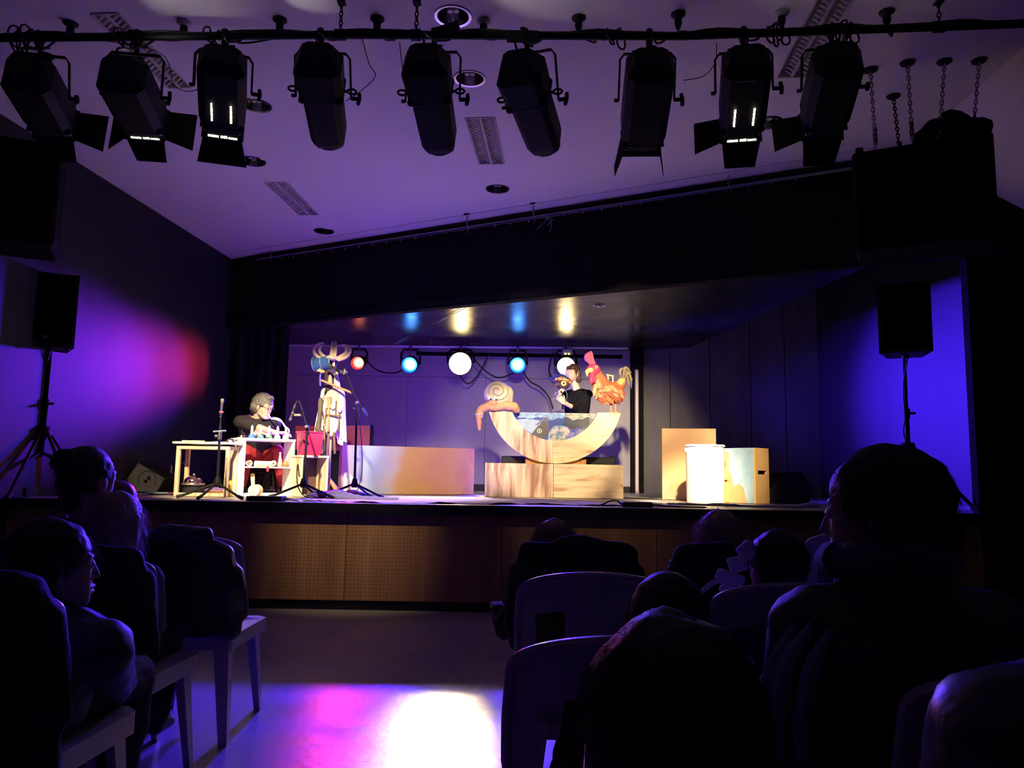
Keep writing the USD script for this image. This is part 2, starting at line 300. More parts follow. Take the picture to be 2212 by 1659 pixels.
# ------------------------------------------------------------------ ceiling fittings
refl = M('reflector', (.35, .33, .36), .18, 1.0)
dlp = None
near = ['downlight with a bright rim above the middle of the lighting pipe', 'downlight above the tilted spotlight beside the louvred vent', 'downlight nearest to the angled side wall', 'downlight close to the stage header in the middle',
        'small far downlight near the corner of the ceiling', 'downlight beside the barn doors of the eighth spotlight', 'downlight half hidden by the third spotlight']
for (x, y, r), lb in zip(DL, near):
    lab = 'round recessed ' + lb
    if dlp is None:
        dlp = thing('downlight', lab, 'ceiling light', (x, y, 4.0), group=None)
        part(dlp, 'rim', lathe([(.1, 0), (.1, -.004), (.118, -.006), (.122, 0)]), chrome)
        part(dlp, 'reflector', lathe([(.1, 0), (.098, .03), (.085, .07), (.06, .1), (.058, .1), (.083, .068), (.095, .03), (.097, 0)]), refl)
        part(dlp, 'can', lathe([(.104, .05), (.104, .13), (0, .13), (0, .126), (.1, .126), (.1, .05)]), black_metal)
        part(dlp, 'bulb', [cyl((-.02, 0, .03), (-.02, 0, .11), .018, n=10), cyl((.02, 0, .03), (.02, 0, .11), .018, n=10)], M('bulb_glass', (.6, .6, .6), .2))
    else: copy(dlp, lab, (x, y, 4.0))
vl = ['louvred ceiling luminaire between the fifth and sixth spotlights', 'louvred ceiling luminaire toward the header, in line with the fourth spotlight', 'long louvred ceiling luminaire crossing behind the second spotlight', 'long louvred ceiling luminaire behind the eighth and ninth spotlights']
vback = M('vent_back', (.34, .33, .29), .6)
for (x, y, w, l), lb in zip(VENT, vl):
    t = thing('louvre_light', lb, 'ceiling light', (x, y, 4.0), -4.5)
    part(t, 'frame', [bx(-.012, .006, 0, l, -.008, .06), bx(w - .006, w + .012, 0, l, -.008, .06), bx(0, w, -.012, .006, -.008, .06), bx(0, w, l - .006, l + .012, -.008, .06)], louvre_white)
    part(t, 'spine', bx(w / 2 - .012, w / 2 + .012, 0, l, -.004, .05), louvre_white)
    part(t, 'tray', bx(0, w, 0, l, .06, .07), vback)
    o = []; nn = 20
    for k in range(nn):
        yy = (k + .5) * l / nn
        for a, b in ((.008, w / 2 - .014), (w / 2 + .014, w - .008)):
            o.append(tube([(a, yy, .004), ((a + b) / 2, yy, .03), (b, yy, .004)], .011, 4, curve=3, flat=.35))
    part(t, 'louvres', o, louvre_white, kind='stuff')

# ------------------------------------------------------------------ the lighting pipe over the audience
PP = [(-4.1, 4.48, 3.778), (-3.221, 4.45, 3.781), (-1.085, 4.365, 3.788), (.983, 4.31, 3.782), (1.75, 4.287, 3.812), (2.527, 4.267, 3.842), (3.3, 4.24, 3.872)]
PA = np.array(PP)
def pipe_at(x): return V(x, np.interp(x, PA[:, 0], PA[:, 1]), np.interp(x, PA[:, 0], PA[:, 2]))
t = thing('lighting_pipe', 'long black lighting pipe slung under the hall ceiling on chains', 'pipe', (0, 4.3, 3.78))
part(t, 'tube', tube(PP, .0245, 14), black_metal, world=True)
for xx in (-1.085, -.62, 2.527, -.78): part(t, 'coupler', cyl(pipe_at(xx - .03), pipe_at(xx + .03), .034, n=12), black_metal, world=True)
part(t, 'taped_cable', tube([pipe_at(a) + V(0, .015 * math.sin(a * 9), .026 + .004 * math.sin(a * 17)) for a in np.linspace(-3.9, 3.2, 90)], .0075, 6), cable_black, world=True)
for xx, lb in ((-1.085, 'short hanging chain holding the pipe beside the fourth spotlight'), (-.62, 'short hanging chain holding the pipe beside the fifth spotlight'), (2.527, 'short hanging chain holding the pipe beyond the ninth spotlight')):
    p = pipe_at(xx); solo('chain', lb, 'chain', [chain_mesh(p + V(0, 0, .03), (xx, p[1], 4.0), .004), box(xx, p[1], 3.995, .05, .05, .01)], black_metal)
so = [(-2.904, 4.634), (-2.154, 4.602), (-1.521, 4.554), (-.894, 4.527), (-.218, 4.533), (.382, 4.482), (.996, 4.426), (1.628, 4.394), (2.264, 4.367)]
sl = ['first', 'second', 'third', 'fourth', 'fifth', 'sixth', 'seventh', 'eighth', 'ninth']
for k, (x, y) in enumerate(so):
    t = thing('ceiling_socket', f'small black ceiling socket with its plug and lead, above the {sl[k]} spotlight', 'socket', (x, y, 4.0))
    part(t, 'base', [lathe([(0, 0), (.045, 0), (.045, -.008), (.02, -.03), (0, -.03)], 18)], louvre_white if k % 3 == 1 else black_plastic)
    part(t, 'plug', [lathe([(0, -.02), (.022, -.025), (.024, -.06), (.012, -.10), (0, -.10)], 14)], black_plastic)
    e = pipe_at(x + (.03, -.1, -.32, -.03, .02, .06, .05, .02, -.02)[k]) - V(x, y, 4.0)
    mid = e * .55 + V((.02, .01, -.02, .01, .07, .06, -.02, .03, .0)[k], -.02, -.05 - .03 * (k % 3))
    part(t, 'lead', tube([(0, 0, -.095), (0, 0, -.12), tuple(mid), tuple(e + V(0, 0, .02)), tuple(e)], .0065, 6, curve=6), cable_black)
t = thing('junction_box', 'flat black junction box clamped on the pipe above the sixth spotlight', 'box', tuple(pipe_at(.03)))
part(t, 'body', box(0, -.03, -.025, .19, .02, .075), black_plastic); part(t, 'strap', box(0, -.01, .0, .03, .07, .062), black_metal)
t = thing('gel_frame', 'small black gel frame lying tilted on the pipe beside the fifth spotlight', 'frame', tuple(pipe_at(-.42)))
part(t, 'frame', rot(box(0, 0, .045, .16, .012, .06), (0, 1, 0), -20), black_metal)
for k, (x, n_, rr, lb) in enumerate([(-3.08, 5, .075, 'thick coil of spare cable wound on the pipe over the first spotlight'), (-2.42, 3, .05, 'small loop of cable wound on the pipe by the second spotlight'), (-1.87, 2, .06, 'loose cable loop hanging off the pipe by the third spotlight'),
                                     (.58, 2, .06, 'cable loop hanging under the pipe between the sixth and seventh spotlights'), (1.56, 4, .06, 'tangled cable loops on the pipe over the eighth spotlight'), (1.97, 4, .055, 'tangled cable loops under the pipe at the ninth spotlight')]):
    c = pipe_at(x); P = []
    for a in np.linspace(0, 2 * math.pi * n_, n_ * 14):
        P.append(c + V((a / (2 * math.pi * n_) - .5) * .12 + .02 * math.sin(a * 1.7), math.cos(a) * .035, -.01 + rr * math.sin(a) * (1 + .3 * math.sin(a * .37 + k))))
    solo('cable_coil', lb, 'cable', tube(P, .006, 6), cable_black)
for k, (pts, lb) in enumerate([([(-2.62, 4.42, 3.77), (-2.2, 4.42, 3.68), (-2.1, 4.42, 3.47), (-1.95, 4.4, 3.44), (-1.86, 4.4, 3.6)], 'thin safety wire looping beside the third spotlight'),
                               ([(-.95, 4.36, 3.77), (-.9, 4.36, 3.6), (-.86, 4.36, 3.52), (-.95, 4.36, 3.42), (-1.03, 4.36, 3.36)], 'thin safety wire dangling beside the fourth spotlight'),
                               ([(1.0, 4.31, 3.5), (1.12, 4.31, 3.53), (1.19, 4.31, 3.62), (1.2, 4.31, 3.74)], 'thin safety wire dangling beside the seventh spotlight'),
                               ([(-.72, 4.36, 3.74), (-.70, 4.36, 3.6), (-.66, 4.36, 3.42)], 'thin safety wire dangling beside the fifth spotlight')]):
    solo('safety_wire', lb, 'wire', tube(pts, .0025, 5, curve=6), cable_black)

# ------------------------------------------------------------------ the nine spotlights
glow_slit = M('glow_slit', (1, 1, 1), emit=(1.0, .88, .66), estr=3.0)
glow_gap = M('glow_gap', (1, 1, 1), emit=(1.0, .93, .68), estr=1.6)
def aimed(pan, tilt):
    a, b = math.radians(pan), math.radians(tilt); d = V(math.sin(a) * math.cos(b), math.cos(a) * math.cos(b), -math.sin(b)); s = nrm(np.cross(d, V(0, 0, 1))); return d, s, np.cross(s, d)
def octo(w, v, y, k=.68): return [(i * w * a, y, j * v * b) for i in (-1, 1) for j in (-1, 1) for a, b in ((1, k), (k, 1))]
FIX = [(-2.969, -11.1, 11.8, .379, .036, .50, 'pc', 'RB', .12), (-2.345, -7.5, 11.2, .384, -.004, .50, 'pc', 'RBL', .8), (-1.797, -18., 26.5, .347, .005, .50, 'pc', 'B', 1.0), (-1.204, -4.6, 24.5, .40, .034, .64, 'profile', '', 0),
       (-.509, 4.9, 25.8, .419, .002, .66, 'profile', '', 0), (.047, 19.1, 22.1, .435, .046, .66, 'profile', '', .3), (.794, 3.5, 23.0, .408, -.019, .60, 'pc', 'lr', 0), (1.357, 11.8, 22.9, .363, -.001, .52, 'pc', 'LB', 1.0), (1.886, 9.8, 22.2, .369, -.019, .52, 'pc', 'LB', .1)]
fl = ['black barn-door spotlight at the outer end of the pipe above the small hung speaker', 'black barn-door spotlight with a glowing front edge and three spread flaps', 'black spotlight with glowing slits along its body and one broad flap below', 'long black profile spotlight between the glowing-slit spotlight and the first chain',
      'long black profile spotlight just past the tilted gel frame', 'long black profile spotlight leaning under the flat junction box', 'black spotlight with two narrow pointed flaps hanging straight down', 'black barn-door spotlight with a brightly lit flap edge below', 'black barn-door spotlight nearest to the huge hung speaker box, a square flap at its side']
AIM = {}
for i, (hx, pan, tilt, drop, dx, L, kind, doors, glow) in enumerate(FIX):
    h = pipe_at(hx); t = thing('spotlight', fl[i], 'spotlight', tuple(h)); d, s, u = aimed(pan, tilt); c = V(dx, 0, -drop); AIM[i] = (h + c + d * (L / 2 + .05), d)
    B = lambda m: basis(m, s, d, u, c)
    P = []; frame_path = t
    if kind == 'pc':
        for y, w, v in ((-L / 2, .095, .08), (-L / 2 + .07, .135, .125), (L / 2 - .10, .135, .13), (L / 2, .118, .112)):
            P += octo(w, v, y)
        body = [hull(P), bx(-.128, .128, L / 2 - .06, L / 2 - .045, -.125, .125), bx(-.1, .1, -L / 2 + .06, L / 2 - .12, .125, .14)]
        # hollow front: ring around the lens
        part(t, 'body', [B(m) for m in body], black_metal, 20)
        part(t, 'lens_ring', B(rot(lathe([(.102, 0), (.102, .018), (.112, .018), (.112, 0)], 28, (0, 0, 0)), (1, 0, 0), -90).apply_translation((0, L / 2 - .002, 0)) or None) if False else B(mv(rot(lathe([(.102, 0), (.102, .018), (.112, .018), (.112, 0)], 28), (1, 0, 0), -90), 0, L / 2 - .002, 0)), black_metal)
        frame_path = part(t, 'colour_frame', B(cat(bx(-.125, .125, L / 2 + .03, L / 2 + .036, .1, .12), bx(-.125, .125, L / 2 + .03, L / 2 + .036, -.12, -.1), bx(-.125, -.1, L / 2 + .03, L / 2 + .036, -.12, .12), bx(.1, .125, L / 2 + .03, L / 2 + .036, -.12, .12))), black_metal)
        lensr = .100
        part(t, 'collar', B(cat(bx(-.118, .118, L / 2 - .004, L / 2 + .032, .1, .106), bx(-.118, .118, L / 2 - .004, L / 2 + .032, -.108, -.102), bx(-.118, -.112, L / 2 - .004, L / 2 + .032, -.105, .105), bx(.112, .118, L / 2 - .004, L / 2 + .032, -.105, .105))), black_metal)
        if glow > .5: part(t, 'light_gap', B(cat(bx(-.085, -.02, L / 2 + .014, L / 2 + .032, -.1125, -.1085, .001), bx(-.01, .03, L / 2 + .010, L / 2 + .032, -.1125, -.1085, .001), bx(.035, .09, L / 2 + .016, L / 2 + .032, -.1125, -.1085, .001))), glow_gap, label='bright gap where the lamp light leaks under the lens')
    else:
        for y, w, v in ((-L / 2, .085, .075), (-L / 2 + .09, .135, .125), (-L / 2 + .26, .125, .12)):
            P += octo(w, v, y)
        Q = []
        for y, w in ((-L / 2 + .2, .112), (L / 2 - .05, .104), (L / 2, .09)):
            Q += octo(w, w, y)
        part(t, 'housing', B(hull(P)), black_metal, 20); part(t, 'barrel', B(hull(Q)), black_plastic, 20)
        part(t, 'gate_band', B(bx(-.13, .13, -L / 2 + .25, -L / 2 + .29, -.12, .12, .03)), black_metal)
        part(t, 'lens_ring', B(mv(rot(lathe([(.06, 0), (.06, .02), (.088, .02), (.088, 0)], 28), (1, 0, 0), -90), 0, L / 2 - .002, 0)), black_metal)
        for q in (-1, 1):
            g = np.linspace(0, 2 * np.pi, 11); cc = V(q * .175, -L / 2 + .27, .0)
            part(t, 'shutter_handle', B(cat(cyl((q * .12, cc[1], 0), (q * .15, cc[1], 0), .009, n=8), tube([cc + V(.026 * math.cos(a), .018 * math.sin(a), 0) for a in g], .007, 6))), black_metal)
        lensr = .06
    lm = M(f'lens_{i}', (.5, .5, .5), .1, emit=(1, .85, .6), estr=max(.01, glow * 2.5)) if True else None
    part(t, 'lens', B(mv(rot(lathe([(0, .026), (lensr * .6, .025), (lensr, .02), (lensr, -.008), (0, -.008)], 28), (1, 0, 0), -90), 0, L / 2 + .006, 0)), lm, True)
    # barn doors: thin plates hinged on the colour frame
    F0 = L / 2 + .036; w0, w1, ln = .115, .15, .17
    def flap(angle_axis, ang, pts, hinge):
        m = hull([(p[0], p[1], p[2] + e) for p in pts for e in (-.0015, .0015)]); return m
    for k in doors:
        if k in 'BT':
            q = -1 if k == 'B' else 1; pts = [(-w0, 0, 0), (w0, 0, 0), (-w1 * (.62 if i in (1, 0, 7, 8) else 1), ln, 0), (w1 * (.62 if i in (1, 0, 7, 8) else 1), ln, 0)]
            m = mv(rot(flap(0, 0, pts, 0), (1, 0, 0), q * 20), 0, F0, q * .11)
        elif k in 'LR':
            q = -1 if k == 'L' else 1; m = hull([(e, y, z) for e in (-.0015, .0015) for y, z in ((0, -.1), (0, .11), (ln * 1.02, -.135), (ln * 1.02, .14))])
            m = mv(rot(m, (0, 0, 1), -q * (72 if i != 1 or q > 0 else 55)), q * .115, F0, 0)
        else:
            q = -1 if k == 'l' else 1; m = hull([(e, y, z) for e in (-.0015, .0015) for y, z in ((0, -.1), (0, .1), (ln, -.03), (ln, -.12))]); m = mv(rot(m, (0, 0, 1), -q * 14), q * .115, F0, 0)
        part(frame_path, 'barn_door', B(m), black_paint, False)
    # yoke, knobs, clamp
    hw = .165; piv = [c + s * q * hw for q in (-1, 1)]; topz = -.115
    ss = nrm(V(s[0], s[1], 0)); A = [c + ss * q * hw for q in (-1, 1)]
    tp = lambda q: V(c[0] * .5, c[1], topz) + ss * q * hw
    part(t, 'yoke', [tube([A[0], tp(-1) + V(0, 0, -.035), tp(-1) + ss * .025, tp(1) - ss * .025, tp(1) + V(0, 0, -.035), A[1]], .016, 8, flat=.4)], black_metal)
    side = 1 if i != 4 or True else -1
    part(t, 'tilt_knob', [cyl(A[1], A[1] + ss * .035, .012, n=10), cyl(A[1] + ss * .035, A[1] + ss * .05, .026, n=12)] if i in (0, 8) else [cyl(A[1], A[1] + ss * .045, .012, n=10), tube([A[1] + ss * .045 + u * -.045, A[1] + ss * .05, A[1] + ss * .045 + u * .045], .012, 8)], black_metal)
    part(t, 'pivot_bolt', [cyl(A[0], A[0] - ss * .025, .011, n=10)], black_metal)
    g = np.linspace(-.4, math.pi + .4, 12)
    part(t, 'hook_clamp', [tube([V(0, .034 * math.cos(a), .034 * math.sin(a)) for a in g], .011, 6, flat=1.6), cyl((0, 0, -.03), V(c[0] * .5, c[1], topz - .004), .014, n=10), box(0, 0, -.034, .03, .06, .018), cyl((.0, .03, -.05), (.05, .03, -.05), .007, n=8)], black_metal)
    rear = c - d * (L / 2 - .02) + u * .05
    part(t, 'power_lead', tube([rear, rear - d * .06 + V(0, 0, .04), rear * .6 + V(.06 - .02 * i % .05, 0, .02), V(.09, 0, -.03), V(.1, 0, .0)], .0065, 6, curve=6), cable_black)
    for q, (tg, cone, pw, sf) in enumerate(FRONT.get(i, [])):
        p0 = c + d * (L / 2 + .16); spot(t + '/light_%d' % q, p0, V(*tg) - h, WARM, pw, cone, sf, .05)
    if i in LEAK:
        of, cone, pw = LEAK[i]; p0 = c - d * (L * .5) + u * .10; spot(t + '/stray_light', p0, V(of[0], of[1], 4.0 - h[2]), (1, .95, .78), pw, cone, 1.0, .02)
    if i in (2, 7):
        for q in (-.055, .055):
            for k in range(4):
                y = L / 2 - .13 - .034 * k
                part(t, 'vent_slit', B(bx(q - .006, q + .006, y - .014, y + .014, -.1425, -.1365, .001)), glow_slit)
    if i == 7: part(t, 'maker_plate', B(bx(-.05, .05, -L / 2 + .075, -L / 2 + .083, -.139, -.134, .001)), steel, label='thin pale strip on the rear of the body')
# ------------------------------------------------------------------ hung speaker boxes
grille = M('speaker_grille', (.002, .002, .0022), .9, spec=.03, col2=(.003, .003, .0035), scale=160, bump=.25, bscale=220)
t = thing('hung_speaker', 'huge black speaker box hung on five chains at the right of the header', 'speaker', (2.86, 5.15, 2.735), -27)
part(t, 'cabinet', box(0, .02, .36, .86, .4, .72, .02), black_paint); part(t, 'grille', box(-.005, -.187, .36, .78, .02, .64, .01), grille)
for q in (-1, 1): part(t, 'flying_bar', box(q * .38, .02, .735, .05, .4, .03, .006), black_metal)
part(t, 'cable_heap', [rough(mv(tm(sph((0, 0, 0), (.17, .12, .1), 20)), .13, -.05, .8), .04, 9, .03, 3), rough(mv(tm(sph((0, 0, 0), (.12, .1, .13), 20)), .2, -.05, .82), .04, 12, .03, 5), rough(mv(tm(sph((0, 0, 0), (.1, .1, .08), 20)), .34, -.05, .79), .03, 12, .03, 9)], black_cloth)
for k, ((x, y), lb) in enumerate(zip([(2.479, 5.036), (2.824, 5.4), (2.689, 4.938), (2.93, 4.913), (3.156, 4.894)], ['first of the five chains of the huge hung speaker box, next to the ninth spotlight', 'short thick chain at the back of the huge hung speaker box', 'middle front chain of the huge hung speaker box', 'fourth chain of the huge hung speaker box, just before the cable heap', 'last chain of the huge hung speaker box, beyond the cable heap'])):
    e = V(x + (.04, -.02, .03, -.03, -.04)[k], y + (.05, -.1, .04, .06, .06)[k], 3.44)
    t = thing('hanging_chain', lb, 'chain', (x, y, 4.0))
    part(t, 'links', chain_mesh((0, 0, -.01), e - V(x, y, 4.0), .0045), steel if k != 1 else black_metal); part(t, 'ceiling_plate', lathe([(0, 0), (.05, 0), (.045, -.012), (.015, -.02), (0, -.02)], 20), black_metal); part(t, 'turnbuckle', cyl(e - V(x, y, 4.0) + V(0, 0, .05), e - V(x, y, 4.0) + V(0, 0, .15), .014, n=8), black_metal)
t = thing('hung_speaker', 'black speaker box hung against the angled side wall under the first spotlight', 'speaker', (-3.68, 5.15, 2.66), 27)
part(t, 'cabinet', box(0, .02, .365, .84, .5, .73, .02), black_paint); part(t, 'grille', box(-.005, -.237, .365, .76, .02, .65, .01), grille); part(t, 'badge', box(-.12, -.25, .1, .06, .006, .035, .003), steel)
for q in (-1, 1): part(t, 'flying_bar', box(q * .36, .02, .745, .05, .5, .03, .006), black_metal)
t = thing('hanging_chain', 'chain with a pale shackle holding the speaker box by the angled side wall', 'chain', (-3.30, 5.03, 4.0))
part(t, 'links', chain_mesh((0, 0, -.01), (0, .03, -.62), .0045), steel); part(t, 'ceiling_plate', lathe([(0, 0), (.05, 0), (.045, -.012), (.015, -.02), (0, -.02)], 20), black_metal)
part(t, 'shackle', tube([V(.025 * math.cos(a), .03, -.62 + .045 * math.sin(a)) for a in np.linspace(0, 2 * math.pi, 12)], .009, 6), pale_metal)

# curtain rail along the header with its hangers
rx = lambda x, e=0: V(x - .03, hd(x) - .07 + e, 0)
t = thing('curtain_rail', 'grey aluminium curtain rail running along the top of the oblique header', 'rail', (0, hd(0) - .07, 3.86))
part(t, 'rail', tube([rx(a) + V(0, 0, 3.90) for a in np.linspace(-3.4, 3.2, 12)], .02, 8), M('rail_alu', (.36, .35, .36), .3, 1.0), world=True)
part(t, 'upper_track', tube([rx(a, .03) + V(0, 0, 3.965) for a in np.linspace(-3.7, 3.6, 12)], .016, 6), trim_black, world=True)
gl = []
for a in np.linspace(-3.2, 3.0, 34): gl.append(cyl(rx(a) + V(0, 0, 3.885), rx(a) + V(0, 0, 3.86), .007, n=6))
part(t, 'gliders', gl, steel, world=True, kind='stuff')
for (x, y, lb) in [(-3.18, 9.68, 'small ceiling hook and cord above the header near the corner'), (-.53, 8.20, 'ceiling hook with frayed cord above the middle of the header'), (.20, 7.83, 'ceiling hook with thin chain right of the frayed cord'), (2.02, 6.92, 'ceiling hook with thin chain near the hung speaker box')]:
    t = thing('ceiling_hook', lb, 'hook', (x, y, 4.0)); part(t, 'plate', lathe([(0, 0), (.045, 0), (.04, -.01), (0, -.012)], 16), black_metal)
    part(t, 'chain', chain_mesh((0, 0, -.01), (.0, -.0, -.13), .004, .022), steel); part(t, 'tail', tube([(0, 0, -.12), (.02, -.02, -.18), (-.01, -.03, -.24)], .003, 5, curve=4), steel)
solo('frayed_cord', 'frayed tangle of cord dangling under the curtain rail', 'cord', [tube([rx(.38) + V(0, -.03, 3.86), rx(.33) + V(0, -.03, 3.8), rx(.27) + V(0, -.03, 3.76)], .004, 5, curve=4), tube([rx(.38) + V(0, -.03, 3.86), rx(.42) + V(0, -.03, 3.80), rx(.41) + V(0, -.03, 3.70)], .004, 5, curve=4), tube([rx(.38) + V(0, -.02, 3.88), rx(.43) + V(0, -.04, 3.83), rx(.38) + V(0, -.03, 3.78)], .005, 5, curve=4)], steel)

# ------------------------------------------------------------------ lamps at the back of the stage
t = thing('lamp_pipe', 'steel pipe hung across the back of the stage carrying the coloured lamps', 'pipe', (-.8, 11.0, 2.96))
part(t, 'tube', tube([(-3.31, 11.0, 2.945), (-.8, 11.0, 2.965), (1.68, 11.0, 2.99)], .022, 12), M('pipe_steel', (.6, .6, .62), .35, .4), world=True)
for x in (-3.31, 1.68): part(t, 'end_cap', cyl((x - .015, 11, 2.945 + (x + 3.31) * .009), (x + .015, 11, 2.945 + (x + 3.31) * .009), .028), steel, world=True)
solo('black_batten', 'black wooden batten behind the lamp pipe', 'batten', bx(-1.45, 1.66, 11.3, 11.36, 2.88, 2.93), black_paint)
for x, lb in ((-2.72, 'chain of the lamp pipe over the horned figure'), (-1.19, 'chain of the lamp pipe between the first blue and the bare white lamp'), (-.62, 'chain of the lamp pipe beside the bare white lamp'), (.98, 'chain of the lamp pipe above the rooster')):
    solo('pipe_chain', lb, 'chain', chain_mesh((x, 11, 2.98), (x, 11, 3.05), .004, .02), steel)
def lens_mat(name, core, edge, s0, s1):
    n = {'tc': ('texture_coordinate', {}), 'ln': ('vector_math', {'math_type': 'length'}), 'mr': ('map_range', {'from_min': .0, 'from_max': .105, 'to_min': 0., 'to_max': 1.}),
         'r': ('rgb_ramp', {'ramp': [(0, core), (.5, core), (.85, edge), (1, edge)]}), 's': ('rgb_ramp', {'ramp': [(0, (1, 1, 1)), (.45, (1, 1, 1)), (1, (s1 / s0,) * 3)]}), 'ms': ('math', {'math_type': 'multiply', 'value2': s0}), 'e': ('emission', {})}
    return usdkit.material(stage, '/World/Looks/' + name, n, [('tc.object', 'ln.vector1'), ('ln.value', 'mr.value'), ('mr.result', 'r.fac'), ('mr.result', 's.fac'), ('s.color', 'ms.value1'), ('r.color', 'e.color'), ('ms.value', 'e.strength')], surface='e.emission')
LM = {'red': lens_mat('lens_red', (1, .28, .2), (1, .05, .04), 5, 1.), 'blue': lens_mat('lens_blue', (.10, .36, 1), (.02, .2, 1), 26, 2.), 'warm': lens_mat('lens_warm', (1, .74, .38), (1, .70, .30), 70, 8)}
can_in = {'red': M('can_red', (.5, .05, .03), .25, .8), 'blue': M('can_blue', (.03, .12, .6), .25, .8), 'warm': M('can_warm', (.7, .6, .4), .25, .8)}
LAMPS = [(-2.246, 2.707, 'red', .09, 'red stage lamp nearest to the horned figure on the back pipe'), (-1.494, 2.693, 'blue', .11, 'blue stage lamp between the red and the bare white lamp'), (-.757, 2.725, 'warm', .155, 'large dazzling warm white stage lamp in the middle of the back pipe'),
         (.077, 2.715, 'blue', .11, 'blue stage lamp over the cream spiral-headed puppet'), (.781, 2.71, 'warm', .125, 'warm white stage lamp half hidden by the woman')]
for x, z, c, r, lb in LAMPS:
    t = thing('stage_lamp', lb, 'stage lamp', (x, 11.0, z)); k = r / .1; tl = -16
    R = lambda m: rot(rot(m, (1, 0, 0), 90), (1, 0, 0), -tl * 0 + 14)        # lathe axis z -> toward the hall, tipped down
    part(t, 'can', R(lathe([(.108 * k, 0), (.108 * k, .10), (.112 * k, .10), (.112 * k, -.06), (.09 * k, -.20), (.05 * k, -.26), (0, -.26), (0, -.255), (.05 * k, -.25), (.087 * k, -.195), (.108 * k, -.06), (.108 * k, 0)], 32)), black_metal)
    part(t, 'inner_rim', R(lathe([(.1075 * k, .095), (.1075 * k, .01), (.105 * k, .01), (.105 * k, .095)], 32)), can_in[c])
    part(t, 'lens', R(lathe([(0, .022), (.05 * k, .019), (.09 * k, .008), (.104 * k, 0), (.104 * k, -.004), (0, -.004)], 32)), LM[c], True)
    pz = 2.945 + (x + 3.31) * .009 - z
    part(t, 'yoke', tube([(-.125 * k, .02, 0), (-.125 * k, .02, pz * .6), (-.09 * k, .01, pz - .05), (.09 * k, .01, pz - .05), (.125 * k, .02, pz * .6), (.125 * k, .02, 0)], .009, 8, flat=1.8), black_metal)
    part(t, 'clamp', [box(0, 0, pz - .02, .035, .06, .075, .008), cyl((0, -.03, pz - .06), (0, -.06, pz - .06), .008, n=8)], steel)
    d = V(0, -math.cos(math.radians(14)), -math.sin(math.radians(14)))
    bc_, fan = BACK[LAMPS.index((x, z, c, r, lb))]
    for q, (az, el, cone, pw) in enumerate(fan):
        az, el = math.radians(az), math.radians(el); ax = V(-math.sin(az) * math.cos(el), -math.cos(az) * math.cos(el), math.sin(el)); spot(t + '/light_%d' % q, d * .13, d * .13 + ax, bc_, pw * .36, cone, 1.0, .10)
t = thing('dimmer_box', 'small grey dimmer box with two yellow lights hanging on the lamp pipe', 'dimmer', (.80, 10.98, 2.905))
part(t, 'case', box(0, 0, 0, .15, .09, .085), M('dimmer_grey', (.42, .41, .42), .5)); part(t, 'hook', box(0, .02, .06, .03, .03, .06), steel)
for q in (-.028, .022): part(t, 'indicator', sph((q, -.048, -.03), .014), M('led_yellow_%d' % (q > 0), (1, .9, .2), emit=(1, .86, .12), estr=4.))
for k, (pts, lb) in enumerate([([(-2.2, 11.15, 2.8), (-2.0, 11.2, 2.62), (-1.7, 11.2, 2.6), (-1.5, 11.15, 2.8)], 'black lamp cable sagging between the red and the first blue lamp'), ([(-.6, 11.15, 2.85), (-.42, 11.25, 2.66), (-.2, 11.25, 2.55), (.05, 11.15, 2.62)], 'black lamp cable sagging between the bare white and the second blue lamp'),
                               ([(-.35, 11.2, 2.9), (-.5, 11.25, 2.6), (-.66, 11.25, 2.45), (-.8, 11.2, 2.6)], 'black lamp cable drooping behind the bare white lamp'), ([(.1, 11.15, 2.75), (.25, 11.25, 2.52), (.42, 11.3, 2.42), (.55, 11.3, 2.28), (.62, 11.3, 2.1)], 'black lamp cable hanging down behind the bird puppet'), ([(.6, 11.2, 2.93), (.55, 11.3, 2.7), (.62, 11.3, 2.56), (.72, 11.2, 2.6)], 'short black cable loop under the dimmer box')]):
    solo('lamp_cable', lb, 'cable', tube(pts, .011, 6, curve=8), cable_black)
for k, e in enumerate((0, .05)):
    solo('stay_wire', ('upper' if k else 'lower') + ' of two thin stay wires running up from the red lamp to the header', 'wire', tube([(-2.16, 10.98, 2.73 + e * .3), (-.545 - e, 8.60, 3.03)], .0035, 5), steel)
t = thing('fluorescent_batten', 'white upright fluorescent batten beside the black post of the rear wall', 'lamp batten', (1.885, 11.38, .87))
part(t, 'tube', cyl((0, 0, .03), (0, 0, 1.83), .026, n=14), M('tube_white', (.85, .80, .74), .35)); part(t, 'backing', box(0, .032, .93, .05, .02, 1.86), louvre_white); part(t, 'socket', cyl((0, 0, 0), (0, 0, .035), .03, n=14), white_plastic)
solo('stage_downlight', 'tiny recessed light with three glints in the glossy stage ceiling', 'ceiling light', [lathe([(.06, 0), (.075, -.004), (.06, -.008), (.05, 0)], 20, (.98, 8.47, 3.05)), sph((.95, 8.47, 3.045), .014), sph((.985, 8.46, 3.04), .016), sph((1.02, 8.47, 3.045), .014)], chrome)
# black leg curtain in the far wing
P = [(-3.98 + .9 * a, 10.32 + .045 * math.sin(a * 40) + .03 * math.sin(a * 17)) for a in np.linspace(0, 1, 61)]
solo('leg_curtain', 'black pleated leg curtain in the wing where the purple light stops', 'curtain', plate(Polygon(P + [(x, y + .012) for x, y in P[::-1]]), .88, 3.05), black_cloth)

